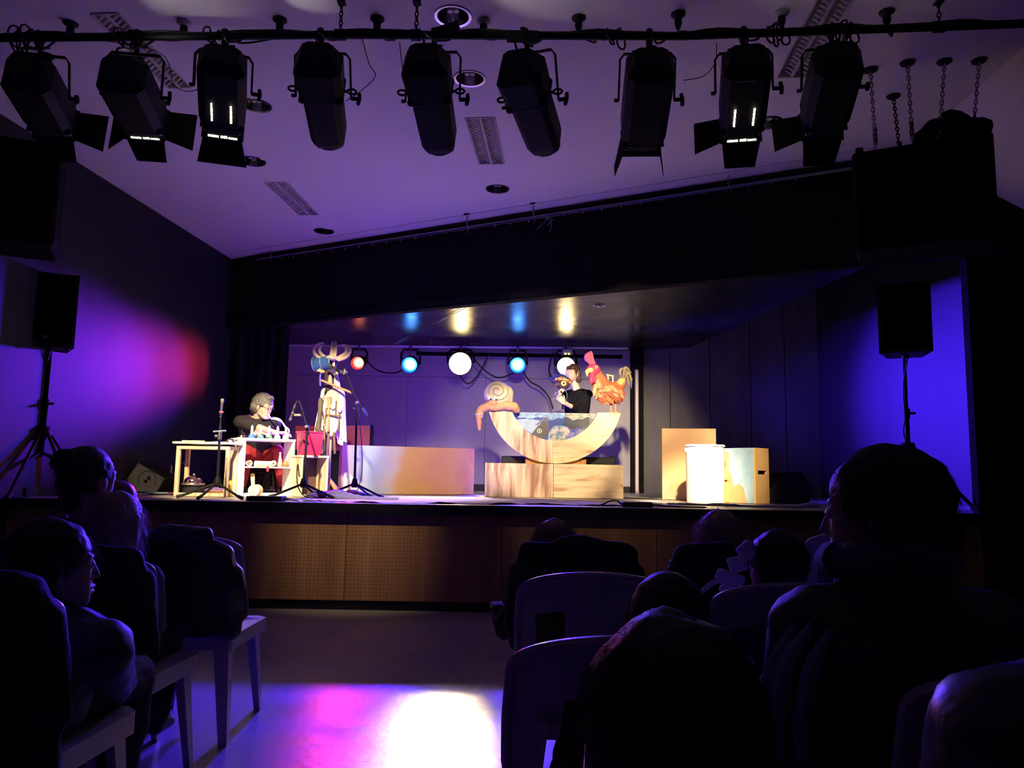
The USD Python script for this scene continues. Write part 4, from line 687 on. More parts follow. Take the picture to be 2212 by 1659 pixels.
for (a, b) in (((-1.955, 7.95, 1.58), (-1.945, 7.94, 1.22)), ((-1.905, 7.93, 1.60), (-1.905, 7.93, 1.20)), ((-1.86, 7.95, 1.58), (-1.835, 7.95, 1.31)), ((-1.93, 8.02, 1.5), (-1.94, 8.02, .9))): part(t, 'strut', cyl(w2(*a), w2(*b), .0135, n=8), M('strut_%d' % int(-a[0] * 1000), (.10, .07, .055), .6))
part(t, 'wooden_leg', [blob([bone((w2(-1.90, 7.92, 1.26), .02), (w2(-1.90, 7.92, 1.08), .03)), bone((w2(-1.90, 7.92, 1.10), .035), (w2(-1.93, 7.92, 1.05), .025)), bone((w2(-1.89, 7.92, 1.05), .024), (w2(-1.83, 7.92, .99), .022)), bone((w2(-1.83, 7.92, .99), .022), (w2(-1.77, 7.92, Z + .03), .03))], .014, 3)], wood_orange)
part(t, 'wooden_leg', [cyl(w2(-1.945, 7.98, 1.05), w2(-1.945, 7.98, Z + .01), .026, .03, 12)], M('leg_brown', (.36, .22, .13), .6))
solo('walking_stick', 'orange wooden stick slanting across the neck of the horned figure', 'stick', cyl((-1.99, 7.86, 2.07), (-1.66, 7.84, 1.94), .011, .013, 10), M('stick_orange', (.70, .36, .16), .5))
t = thing('black_bundle', 'black cloth bundle lying on the floor before the horned figure', 'cloth', (-1.68, 7.50, Z)); part(t, 'cloth', rough(mv(tm(union([sph((-.06, 0, .035), (.2, .1, .05), 26), sph((.12, .05, .03), (.15, .09, .04), 26)])), 0, 0, 0), .03, 10, .02, 12), M('bundle', (.035, .03, .035), .9, col2=(.06, .05, .05), scale=8), True); part(t, 'brown_patch', rough(mv(tm(sph((0, 0, 0), (.06, .05, .02), 20)), .13, .02, .062), .012, 20, .015, 3), M('bundle_brown', (.22, .10, .06), .9), True)
solo('white_cloth', 'rolled white cloth trailing from the black bundle', 'cloth', rough(tube([(-1.74, 7.30, Z + .03), (-1.64, 7.28, Z + .035), (-1.5, 7.25, Z + .018), (-1.3, 7.22, Z + .012), (-1.05, 7.2, Z + .009)], [.03, .05, .032, .018, .012], 14, curve=6), .01, 18, .02, 2), M('cloth_white', (.86, .85, .83), .8), True)
solo('small_white_cloth', 'small white rag on the floor at the foot of the horned figure', 'cloth', rough(tube([(-1.98, 7.45, Z + .02), (-1.90, 7.43, Z + .03), (-1.83, 7.46, Z + .012)], [.012, .022, .012], 12, curve=6), .008, 26, .015, 6), M('rag_white', (.8, .79, .76), .8), True)

# ------------------------------------------------------------------ long painted box
def scenic(name, axis_len, stops, amp=.18, sc=2.2, rough_=.6, ax='x'):
    n = {'tc': ('texture_coordinate', {}), 'sx': ('separate_xyz', {}), 'n': ('noise_texture', {'scale': sc, 'detail': 4.}), 'm1': ('math', {'math_type': 'multiply_add', 'value2': 1. / axis_len, 'value3': -amp * .5}), 'm2': ('math', {'math_type': 'multiply_add', 'value2': amp}),
         'r': ('rgb_ramp', {'ramp': stops}), 'p': ('principled_bsdf', {'roughness': rough_})}
    return usdkit.material(stage, '/World/Looks/' + name, n, [('tc.object', 'sx.vector'), ('tc.object', 'n.vector'), (f'sx.{ax}', 'm1.value1'), ('n.fac', 'm2.value1'), ('m1.value', 'm2.value3'), ('m2.value', 'r.fac'), ('r.color', 'p.base_color')], surface='p.BSDF')
sky_m = scenic('painted_sky', 1.6, [(0, (.62, .56, .42)), (.12, (.42, .52, .52)), (.22, (.36, .52, .56)), (.36, (.58, .55, .40)), (.46, (.62, .38, .11)), (.56, (.62, .36, .10)), (.70, (.60, .31, .14)), (.84, (.62, .34, .15)), (1, (.52, .27, .14))], .3)
t = thing('painted_box', 'long low box painted from pale blue to orange behind the horned figure', 'scenery box', (-1.91, 8.64, Z), 23.5)
part(t, 'front_panel', bx(0, 1.6, 0, .02, .002, .555, .003), sky_m); part(t, 'top_panel', bx(0, 1.6,   .02, .17, .535, .555, .003), sky_m)
for x in (0, 1.58): part(t, 'side_panel', bx(x, x + .02, .021, .17, .002, .534, .003), wood_pale)
part(t, 'back_panel', bx(.021, 1.579, .15, .17, .002, .534, .003), wood_pale); part(t, 'painted_triangle', slab(Polygon([(1.44, .003), (1.597, .003), (1.597, .26)]), .002, -.0012), M('brick_paint', (.46, .24, .15), .6, col2=(.52, .28, .17), scale=8)); part(t, 'painted_patch', slab(Polygon([(1.52, .553), (1.597, .553), (1.597, .34), (1.56, .40)]), .002, -.0012), M('brick_paint_2', (.48, .22, .15), .6))

# ------------------------------------------------------------------ boat scenery
for (x0, x1, mt, lb, side) in ((-.285, .478, wood_v, 'low plank-painted box with upright grain under the boat', 0), (.482, 1.262, wood_h, 'low plank-painted box with level grain under the boat', 1)):
    t = thing('base_box', lb, 'scenery box', ((x0 + x1) / 2, 8.55, Z)); w = x1 - x0
    part(t, 'front_panel', bx(-w / 2, w / 2, 0, .02, .002, .378, .003), mt); part(t, 'top_panel', bx(-w / 2, w / 2, .02, .5, .36, .378, .003), mt)
    for q in (-1, 1): part(t, 'side_panel', box(q * (w / 2 - .01), .26, .18, .02, .478, .358, .003), mt)
    part(t, 'back_panel', bx(-w / 2 + .021, w / 2 - .021, .48, .5, .002, .358, .003), wood_pale)
cx, zo, Ro, zi, Ri = .5, 2.042, .785, 2.052, .534
ring = Point(cx, zo).buffer(Ro, 96).difference(Point(cx, zi).buffer(Ri, 96)).intersection(sbox(-2, 0, 3, 1.850))
seam = .482; t = BOAT = thing('boat', 'crescent boat cut from plank-painted board, upright grain on one half, level on the other', 'boat scenery', (cx, 8.74, 1.2505))
for q, mt, nm in ((sbox(-2, 0, seam - .001, 3), wood_v, 'upright grained half of the hull'), (sbox(seam + .001, 0, 3, 3), wood_h, 'level grained half of the hull')):
    m = slab(ring.intersection(q), .22, .11); part(t, 'hull_half', mv(m, -cx, 0, -1.2505), mt, 30, label=nm)
inner = Point(cx, zi).buffer(Ri + .03, 96).intersection(sbox(-2, 0, 3, 1.850))
def film(name, col, tr, bumpy=.2):
    n = {'t': ('transparent_bsdf', {'color': (.9, .93, .95)}), 'p': ('principled_bsdf', {'base_color': col, 'roughness': .25}), 'mx': ('mix_closure', {'fac': tr}), 'tc': ('texture_coordinate', {}), 'n': ('noise_texture', {'scale': 9., 'detail': 4.}), 'b': ('bump', {'strength': bumpy, 'distance': .03})}
    return usdkit.material(stage, '/World/Looks/' + name, n, [('t.BSDF', 'mx.closure1'), ('p.BSDF', 'mx.closure2'), ('tc.object', 'n.vector'), ('n.fac', 'b.height'), ('b.normal', 'p.normal')], surface='mx.closure')
t = thing('sea_panel', 'see-through plastic sea inside the boat, with waves and a dark white-eyed fish', 'painted panel', (cx, 8.86, 1.5))
inn2 = Point(cx, zi).buffer(Ri - .004, 96).intersection(sbox(-2, 0, 3, 1.848))
P2 = lambda p: mv(p, -cx, -8.86, -1.5)
part(t, 'film', P2(slab(inn2.intersection(sbox(-2, 0, .63, 3)), .003, 8.86)), film('film_blue', (.05, .13, .34), .38), False, label='bluish half of the film'); part(t, 'film', P2(slab(inn2.intersection(sbox(.632, 0, 3, 3)), .003, 8.86)), film('film_clear', (.2, .22, .22), .22), False, label='clear grey half of the film')
wv = M('wave_paint', (.02, .09, .34), .35, col2=(.25, .48, .85), scale=16, stretch=(1, 1, 2.2), detail=6, contrast=.14); wg = M('wave_paint_grey', (.05, .075, .07), .4, col2=(.30, .33, .32), scale=14, stretch=(.8, 1, 2.4), detail=6, contrast=.14)
top = lambda x0, x1: Polygon([(x0, 1.847)] + [(x, 1.78 + .015 * math.sin(x * 23) + .008 * math.sin(x * 51)) for x in np.linspace(x0, x1, 40)] + [(x1, 1.847)])
part(t, 'wave_band', P2(slab(top(0.02, .628).intersection(inn2), .004, 8.852)), wv, False); part(t, 'wave_band', P2(slab(top(.633, .985).intersection(inn2), .004, 8.852)), wg, False)
def blobpoly(c, rx, rz, k, ph, n=40): return Polygon([(c[0] + rx * (1 + .18 * math.sin(k * a + ph) + .1 * math.sin(2 * k * a)) * math.cos(a), c[1] + rz * (1 + .18 * math.sin(k * a + ph)) * math.sin(a)) for a in np.linspace(0, 2 * math.pi, n)])
part(t, 'pale_wash', P2(slab(Polygon([(.06, 1.76), (.2, 1.775), (.36, 1.75), (.33, 1.70), (.30, 1.66), (.24, 1.60), (.12, 1.67)]).intersection(inn2), .003, 8.855)), M('wash', (.22, .36, .74), .5, col2=(.42, .54, .84), scale=14), False)
part(t, 'pale_rock', P2(slab(Polygon([(.43, 1.53), (.44, 1.62), (.49, 1.69), (.57, 1.705), (.65, 1.685), (.685, 1.645), (.67, 1.60), (.66, 1.55), (.60, 1.525), (.5, 1.52)]).intersection(inn2), .005, 8.853)), M('rock_camo', (.52, .48, .46), .7, col2=(.10, .22, .34), scale=11, detail=2., contrast=.07), False)
part(t, 'fish', P2(slab(Polygon([(.24, 1.60), (.31, 1.69), (.40, 1.745), (.44, 1.72), (.43, 1.62), (.40, 1.55), (.30, 1.55)]).intersection(inn2), .006, 8.852)), M('fish_dark', (.06, .055, .08), .5), False); part(t, 'fish_fin', P2(cat(slab(Polygon([(.28, 1.70), (.38, 1.79), (.42, 1.80), (.32, 1.71)]), .004, 8.85), slab(Polygon([(.34, 1.735), (.44, 1.775), (.47, 1.77), (.37, 1.735)]), .004, 8.848))), M('fin_grey', (.14, .13, .17), .5), False)
part(t, 'fish_eye', P2(cat(cyl((.328, 8.848, 1.632), (.328, 8.842, 1.632), .028, n=22))), M('eye_white', (.85, .83, .8), .5)); part(t, 'fish_pupil', P2(tube([(.328 + .015 * math.cos(a), 8.840, 1.632 + .015 * math.sin(a)) for a in np.linspace(0, 2 * math.pi, 16)], .004, 6)), rubber)
t = thing('black_bar', 'long black padded bar lying on the two base boxes behind the boat', 'bar', (.56, 9.01, 1.2505)); part(t, 'body', box(0, 0, .045, 1.34, .075, .09, .012), black_plastic); part(t, 'end_hook', [tube([(.58, 0, .08), (.62, 0, .105), (.70, 0, .11)], .008, 6)], black_metal)
for q, lb in ((-.20, 'orange wooden wedge steadying the upright-grained half of the boat'), (.24, 'orange wooden wedge steadying the level-grained half of the boat')):
    a = Polygon([(.5 + q - .13, 1.2505), (.5 + q + .13, 1.2505), (.5 + q + .13, 1.31), (.5 + q - .13, 1.31)]).difference(Point(cx, zo).buffer(Ro + .003, 96)); a = max(getattr(a, 'geoms', [a]), key=lambda g: g.area)
    solo('wedge', lb, 'wedge', slab(a, .14, 8.87), wood_orange, False)

# ------------------------------------------------------------------ cream spiral-headed puppet draped over the boat's end
cream = M('puppet_cream', (.74, .66, .50), .7, col2=(.82, .75, .6), scale=5); peach = M('puppet_peach', (.62, .33, .17), .75, col2=(.70, .40, .22), scale=12, bump=.25, bscale=50)
C0 = V(-.13, 8.85, 1.852); t = thing('spiral_puppet', 'cream puppet with a spiral shell head and orange arms hung over the boat end', 'puppet', C0); c3 = lambda x, y, z: V(x, y, z) - C0
part(t, 'head', blob([sph(c3(-.165, 8.78, 2.04), (.160, .13, .160), 28), bone((c3(-.08, 8.80, 2.06), .10), (c3(-.03, 8.82, 1.90), .035)), bone((c3(-.16, 8.8, 2.0), .11), (c3(-.15, 8.8, 1.93), .07))], .02, 8), cream, True)
sp = []
for a in np.linspace(.3, 4.5 * math.pi, 130):
    r = .016 + .0088 * a; x = -.168 + r * math.cos(a); z = 2.075 + r * .92 * math.sin(a); q = ((x + .165) / .160) ** 2 + ((z - 2.04) / .160) ** 2
    if q < .80: sp.append((x, z, 8.78 - .13 * math.sqrt(1 - q) - .003))
part(t, 'spiral', tube([c3(x, y, z) for x, z, y in sp], .0055, 6), M('spiral_brown', (.40, .31, .22), .7))
for x, z in ((-.255, 1.995), (-.192, 1.988)):
    ey = part(t, 'eye', sph(c3(x, 8.658, z), (.034, .03, .033), 22), M('eyeball_%d' % int(-x * 1000), (.86, .84, .8), .25)); part(ey, 'pupil', sph(c3(x + .012, 8.640, z - .016), (.012, .009, .012), 16), rubber); part(ey, 'eyelid', tube([c3(x + .037 * math.cos(a), 8.652, z + .006 + .031 * math.sin(a)) for a in np.linspace(.3, 2.8, 12)], .006, 6), cream)
part(t, 'chin', blob([sph(c3(-.215, 8.70, 1.935), (.07, .06, .045)), sph(c3(-.2, 8.71, 1.90), (.05, .05, .03))], .014, 3), peach)
part(t, 'arm', blob([bone((c3(-.18, 8.72, 1.895), .05), (c3(-.27, 8.70, 1.90), .047)), bone((c3(-.27, 8.70, 1.90), .047), (c3(-.345, 8.70, 1.865), .045)), bone((c3(-.345, 8.70, 1.865), .045), (c3(-.375, 8.70, 1.80), .042)), bone((c3(-.375, 8.70, 1.80), .04), (c3(-.365, 8.70, 1.63), .016))], .016, 4, .006, 24), peach, True)
part(t, 'arm', blob([bone((c3(-.18, 8.72, 1.90), .05), (c3(-.07, 8.70, 1.915), .052)), bone((c3(-.07, 8.70, 1.915), .052), (c3(.03, 8.70, 1.90), .05)), bone((c3(.03, 8.70, 1.90), .05), (c3(.055, 8.74, 1.865), .042))], .016, 4, .006, 24), peach, True)
part(t, 'cuff', [tube([c3(-.375 + .043 * math.cos(a), 8.70 + .043 * math.sin(a), 1.80) for a in np.linspace(0, 2 * math.pi, 20)], .006, 6), tube([c3(-.35 + .02 * math.cos(a), 8.655, 1.79 + .03 * math.sin(a)) for a in np.linspace(0, 2 * math.pi, 16)], .004, 6)], cream)

# ------------------------------------------------------------------ rooster
O0 = V(1.19, 8.86, 1.8515); t = thing('rooster_puppet', 'big rooster puppet with a pink comb standing on the boat end', 'puppet', O0); o3 = lambda x, y, z: V(x, y, z) - O0
org = M('rooster_orange', (.48, .12, .045), .75, col2=(.56, .17, .07), scale=14); pink = M('rooster_pink', (.62, .03, .10), .65, col2=(.68, .045, .13), scale=5); tail = M('tail_grey', (.22, .18, .10), .8, col2=(.32, .28, .19), scale=20)
bc, br = V(1.135, 8.86, 2.09), V(.175, .13, .135)
part(t, 'body', blob([sph(bc, br, 28).translate(list(-O0)), bone((o3(1.06, 8.84, 2.16), .11), (o3(.99, 8.80, 2.28), .075)), bone((o3(.99, 8.80, 2.28), .075), (o3(.955, 8.78, 2.345), .07)), bone((o3(1.2, 8.86, 2.12), .09), (o3(1.285, 8.88, 2.20), .055))], .018, 6), org, True)
part(t, 'head', blob([sph(o3(.945, 8.76, 2.345), (.082, .075, .08), 24), bone((o3(.93, 8.74, 2.31), .05), (o3(.93, 8.74, 2.27), .045))], .015, 4), pink, True)
comb = [(.915, 2.40), (.875, 2.44), (.845, 2.465), (.853, 2.475), (.84, 2.50), (.856, 2.505), (.85, 2.525), (.868, 2.522), (.873, 2.545), (.887, 2.535), (.90, 2.556), (.915, 2.56), (.93, 2.535), (.942, 2.47), (.96, 2.43), (.96, 2.40)]
part(t, 'comb', mv(slab(Polygon(comb).buffer(.006), .035, 8.75), *(-O0)), pink); part(t, 'wattle', blob([sph(o3(.918, 8.71, 2.225), (.028, .022, .05), 20), sph(o3(.952, 8.72, 2.235), (.022, .02, .045), 20)], .012, 3), pink, True)
part(t, 'beak', blob([bone((o3(.905, 8.70, 2.335), .036), (o3(.862, 8.66, 2.315), .026)), bone((o3(.862, 8.66, 2.315), .026), (o3(.862, 8.645, 2.262), .009))], .012, 3), M('beak_cream', (.74, .48, .24), .5), True)
for q in (-1, 1):
    e = o3(.945, 8.76, 2.345) + nrm(V(.42 if q < 0 else -.35, -1 if q < 0 else .9, .42)) * .073
    part(t, 'eye', sph(e, .019, 18), M('rooster_eye_%d' % (q + 1), (.8, .7, .4), .3)); part(t, 'pupil', sph(e + V(0, -.014 * -q, .0) * -1 * (1 if q > 0 else -1) * -1 if False else e + V(0, .013 * q, 0), .009, 12), rubber)
fm = [M('feather_%d' % k, c, .7) for k, c in enumerate([(.54, .19, .08), (.62, .26, .12), (.48, .12, .05), (.68, .34, .18), (.44, .09, .045)])]
R = random.Random(3); fc = 0
def feather(p, n, d, L, w, mt):
    n = nrm(n); d = nrm(d - n * (np.asarray(d) @ n)); s = np.cross(n, d); P = []
    for u, k in ((0, .3), (.3, .9), (.6, 1), (.85, .6), (1, .05)):
        for q in (-1, 1): P += [p + d * u * L + s * q * w * k / 2 + n * (.001 + .004 * u - .05 * u * u * L / .1 * .3), p + d * u * L + s * q * w * k * .3 + n * (.008 + .004 * u - .05 * u * u * L / .1 * .3)]
    part(t, 'feather', hull(np.array(P)), mt, 30)
for row, (th, n_) in enumerate([(-.15, 7), (.18, 9), (.5, 10), (.85, 9), (1.2, 8)]):
    for k in range(n_):
        ph = -2.75 + 2.35 * (k + .5 * (row % 2)) / n_; n = V(math.cos(ph) * math.cos(.6 - th), math.sin(ph), math.sin(.6 - th)); n = nrm(n); p = o3(*(bc + br * n)); nn_ = nrm(n / br)
        feather(p, nn_, V(.55, 0, -.6) + V(R.uniform(-.25, .25), 0, R.uniform(-.2, .2)), .085 + R.uniform(0, .03), .045, fm[R.randrange(5)])
for k in range(13):
    a = k / 12; ph = -2.9 + 2.6 * a; c = V(1.02, 8.82, 2.235); n = V(math.cos(ph) * .9, math.sin(ph), .1); p = o3(*(c + V(.085, .085, 0) * n)); feather(p, n, V(.35, 0, -1), .12, .045, fm[(k * 2) % 5])
part(t, 'breast_feather', blob([bone((o3(.975, 8.74, 2.17), .02), (o3(.955, 8.74, 2.09), .026)), bone((o3(.955, 8.74, 2.09), .026), (o3(.955, 8.74, 2.05), .012))], .012, 2), fm[3], True)
part(t, 'tail_stump', blob([bone((o3(1.235, 8.86, 2.15), .06), (o3(1.29, 8.86, 2.235), .045)), sph(o3(1.30, 8.86, 2.245), .038)], .015, 4), M('stump_yellow', (.72, .38, .13), .6), True)
for k, (a, b, c) in enumerate([((1.30, 2.26), (1.325, 2.385), (1.40, 2.33)), ((1.28, 2.26), (1.27, 2.36), (1.36, 2.39)), ((1.31, 2.25), (1.37, 2.33), (1.405, 2.20)), ((1.30, 2.26), (1.345, 2.36), (1.42, 2.25)), ((1.315, 2.25), (1.35, 2.29), (1.39, 2.13)), ((1.305, 2.25), (1.39, 2.29), (1.41, 2.15))]):
    y = 8.86 + (k - 2.5) * .014; part(t, 'tail_plume', tube([o3(a[0], y, a[1]), o3(b[0], y, b[1]), o3(c[0], y, c[1])], [.012, .034, .042, .030, .004], 8, curve=8, flat=.5), tail)
for x in (1.163, 1.214):
    part(t, 'leg', [cyl(o3(x, 8.85, 1.975), o3(x, 8.85, 1.865), .0125, n=12)] + [cyl(o3(x, 8.85, 1.866), o3(x + .045 * math.cos(a), 8.85 + .045 * math.sin(a), 1.859), .009, .006, 8) for a in (-2.3, -1.57, -.8, 1.57)], M('leg_pink_%d' % int(x * 1000), (.66, .28, .16), .6))
part(t, 'handle', [cyl(o3(1.135, 8.88, 2.2), o3(1.13, 8.88, 2.305), .0095, n=10), cyl(o3(1.19, 8.88, 2.2), o3(1.185, 8.88, 2.29), .0095, n=10), cyl(o3(1.11, 8.88, 2.31), o3(1.20, 8.88, 2.295), .009, n=10)], wood_pale)

# ------------------------------------------------------------------ boxes and bucket at the right
t = thing('plank_box', 'tall plank-painted box standing behind the white bucket', 'scenery box', (2.0, 8.56, Z), -13)
tallm = scenic('tall_box_paint', .6, [(0, (.66, .40, .20)), (.2, (.72, .48, .24)), (.4, (.82, .64, .32)), (.7, (.84, .66, .38)), (1, (.80, .60, .34))], .4, 2.6)
part(t, 'front_panel', bx(-.297, .297, 0, .02, .002, .80, .003), tallm); part(t, 'top_panel', bx(-.297, .297, .02, .4, .78, .80, .003), tallm)
for q in (-1, 1): part(t, 'side_panel', box(q * .287, .21, .39, .02, .378, .778, .003), wood_v)
part(t, 'back_panel', bx(-.276, .276, .38, .4, .002, .778, .003), wood_pale)
part(t, 'painted_band', slab(Polygon([(-.295, .003), (.29, .003), (.29, .10), (-.10, .12), (-.22, .12), (-.23, .34), (-.295, .36)]), .002, -.0012), M('brick_paint_3', (.62, .36, .23), .6, col2=(.68, .42, .27), scale=6))
t = thing('bucket', 'big white cylindrical bucket dazzling in the spotlight', 'bucket', (1.972, 7.74, Z)); wb = M('bucket_white', (.86, .83, .77), .5)
part(t, 'body', lathe([(0, 0), (.180, 0), (.186, .008), (.192, .55), (.192, .575), (.186, .575), (.18, .55), (.176, .012), (0, .012)], 48), wb); part(t, 'rim', lathe([(.19, .565), (.199, .567), (.2, .578), (.196, .586), (.186, .586), (.186, .575)], 48), wb); part(t, 'lid', lathe([(0, .579), (.18, .576), (.186, .580), (.18, .586), (0, .589)], 48), wb)
part(t, 'ear', [box(q * .2, 0, .53, .02, .05, .04) for q in (-1, 1)], wb); part(t, 'tape_patch', [bx(.14, .188, -.130, -.06, .38, .45, .001)], M('patch', (.66, .45, .3), .7)) if False else None
t = thing('orange_disc', 'round orange wooden disc leaning behind the white bucket', 'disc', (2.245, 7.965, Z), 12); part(t, 'disc', mv(rot(lathe([(0, -.015), (.14, -.015), (.148, -.01), (.148, .01), (.14, .015), (0, .015)], 40), (1, 0, 0), 90), 0, 0, .38), M('disc_orange', (.62, .28, .13), .6, col2=(.68, .34, .18), scale=7)); part(t, 'post', box(0, .03, .2, .06, .03, .4), wood_orange); part(t, 'foot', box(0, .03, .01, .2, .1, .02), wood_orange)
blu = M('painted_blue', (.22, .42, .62), .6, col2=(.50, .68, .82), scale=5, detail=5); A3 = 40
t = thing('slot_box', 'box painted cloudy blue with a yellow side pierced by a slot', 'scenery box', (2.475, 7.72, Z), A3)
L2, D2, H2 = .25, .36, .565
yp = sbox(0, .002, L2, H2).difference(sbox(.045, .298, .20, .336)); part(t, 'slotted_panel', mv(slab(yp, .02, .01), 0, 0, 0), M('painted_yellow', (.70, .42, .12), .6, col2=(.76, .50, .18), scale=6), 30, label='yellow side with a dark slot')
part(t, 'blue_panel', bx(-.001, .019, .021, D2, .002, H2, .003), blu); part(t, 'top_panel', bx(.02, L2, .021, D2, H2 - .02, H2, .003), wood_pale); part(t, 'far_panel', bx(L2 - .02, L2, .021, D2, .002, H2 - .021, .003), wood_pale); part(t, 'back_panel', bx(.02, L2 - .021, D2 - .02, D2, .002, H2 - .021, .003), black_paint); part(t, 'lining', bx(.03, L2 - .03, .05, .06, .01, H2 - .03, .003), black_cloth)
pt = Polygon([(.10, .003), (.355, .003), (.355, .34), (.29, .31), (.25, .17), (.19, .2), (.14, .16), (.12, .08)])
m = slab(pt, .002); v = m.vertices.copy(); m.vertices = np.c_[-.0025 + v[:, 1] * 0 + np.where(v[:, 1] > 0, .0008, -.0008), v[:, 0], v[:, 2]]; m.fix_normals(); part(t, 'painted_sand', m, M('sand_paint', (.52, .30, .14), .65, col2=(.60, .38, .2), scale=9), False)
# ------------------------------------------------------------------ people
def Rm(yaw, pitch=0, roll=0):
    T = trimesh.transformations; return (T.rotation_matrix(math.radians(yaw), (0, 0, 1)) @ T.rotation_matrix(math.radians(pitch), (1, 0, 0)) @ T.rotation_matrix(math.radians(roll), (0, 1, 0)))[:3, :3]
def xf(m, R, o, s=1.0): return m.transform(np.c_[np.asarray(R) * s, np.asarray(o, float)])
def head_shape(nose=1.0):
    o = [sph((0, -.018, .035), (.073, .092, .084), 30)]
    o.append(bone(((-.034, .055, .03), .028), ((.034, .055, .03), .028), ((-.043, .042, -.022), .024), ((.043, .042, -.022), .024), ((-.046, -.002, -.052), .02), ((.046, -.002, -.052), .02), ((-.012, .068, -.09), .02), ((.012, .068, -.09), .02), ((0, .064, -.02), .028)))
    o.append(bone(((0, .084, .018), .007), ((0, .080 + .020 * nose, -.022), .0095), ((-.011, .084, -.026), .0075), ((.011, .084, -.026), .0075)))
    o.append(bone(((-.018, .083, -.056), .0075), ((0, .092, -.053), .0075), ((.018, .083, -.056), .0075))); o.append(bone(((-.015, .083, -.066), .007), ((0, .090, -.067), .0075), ((.015, .083, -.066), .007)))
    for q in (-1, 1):
        o.append(sph((q * .077, -.008, -.008), (.011, .024, .034), 18)); o.append(bone(((q * .045, .076, .034), .0075), ((q * .018, .083, .032), .0075)))
    m = union(o)
    for q in (-1, 1): m = m - sph((q * .031, .092, .010), (.016, .014, .012), 16)
    return m
def hand_bones(w, d, pn, thumb, curl, s=1.0):
    """Palm, four unequal bent fingers and a thumb on the side `thumb`."""
    d = nrm(d); pn = nrm(pn - d * (np.asarray(pn) @ d)); sd = nrm(np.cross(d, pn)); sd = sd if sd @ np.asarray(thumb) > 0 else -sd; w = np.asarray(w, float); o = []
    o.append(bone((w + sd * .016 * s, .016 * s), (w - sd * .016 * s, .016 * s), (w + d * .085 * s + sd * .030 * s, .0125 * s), (w + d * .08 * s - sd * .032 * s, .012 * s)))
    for k, (off, L) in enumerate(((.031, .072), (.010, .08), (-.012, .075), (-.033, .06))):
        p = w + d * (.086 - .004 * abs(k - 1)) * s + sd * off * s; a = 0.0
        for j, (fr, r) in enumerate(((.45, .0092), (.32, .0086), (.26, .0078))):
            a += math.radians(curl) * (1.0 if j else .7); q = p + (d * math.cos(a) + pn * math.sin(a)) * L * fr * s; o.append(bone((p, r * s * 1.05), (q, r * s), n=10)); p = q
    b = w + d * .025 * s + sd * .026 * s; m_ = b + (d * .55 + sd * .7 + pn * .35) * .042 * s; e = m_ + nrm(d * .8 + sd * .15 + pn * .75) * .034 * s
    return o + [bone((b, .013 * s), (m_, .0105 * s), n=10), bone((m_, .0105 * s), (e, .0085 * s), n=10)]
def ik(a, b, l1, l2, pole):
    a, b = np.asarray(a, float), np.asarray(b, float); v = b - a; D = min(np.linalg.norm(v), (l1 + l2) * .999); v = nrm(v); x = (l1 * l1 - l2 * l2 + D * D) / (2 * D); h = math.sqrt(max(0, l1 * l1 - x * x))
    p = np.asarray(pole, float); p = nrm(p - v * (p @ v)); return a + v * x + p * h, a + v * D
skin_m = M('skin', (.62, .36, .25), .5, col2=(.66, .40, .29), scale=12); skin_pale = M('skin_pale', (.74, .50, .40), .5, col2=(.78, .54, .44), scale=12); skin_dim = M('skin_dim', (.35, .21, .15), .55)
eye_w = M('eye_ball', (.8, .78, .75), .2); eye_d = M('eye_dark', (.03, .02, .015), .2)
def hair_strands(t, mesh, mat, n, L, w, seed, down=.9, out=.55):
    np.random.seed(seed); p, fi = trimesh.sample.sample_surface(mesh, n, seed=seed); nn = mesh.face_normals[fi]; r = np.random.RandomState(seed)
    d = nn * out + V(0, 0, -1) * down + r.normal(0, .22, (n, 3)); d /= np.linalg.norm(d, axis=1, keepdims=True); l = L * (.5 + r.rand(n)); P = np.stack([p - nn * .003, p + d * (l * .5)[:, None], p + d * l[:, None] + V(0, 0, -1) * (l * .35)[:, None]], 1).reshape(-1, 3)
    c = UsdGeom.BasisCurves.Define(stage, uniq(t, 'hair_strands')); c.CreateTypeAttr('linear'); c.CreatePointsAttr(Vt.Vec3fArray.FromNumpy(P.astype(np.float32))); c.CreateCurveVertexCountsAttr(Vt.IntArray([3] * n))
    c.CreateWidthsAttr(Vt.FloatArray.FromNumpy(np.tile([w, w * .8, w * .3], n).astype(np.float32))); c.SetWidthsInterpolation('vertex'); UsdShade.MaterialBindingAPI.Apply(c.GetPrim()).Bind(mat)
    tag(c.GetPrim(), kind='stuff')
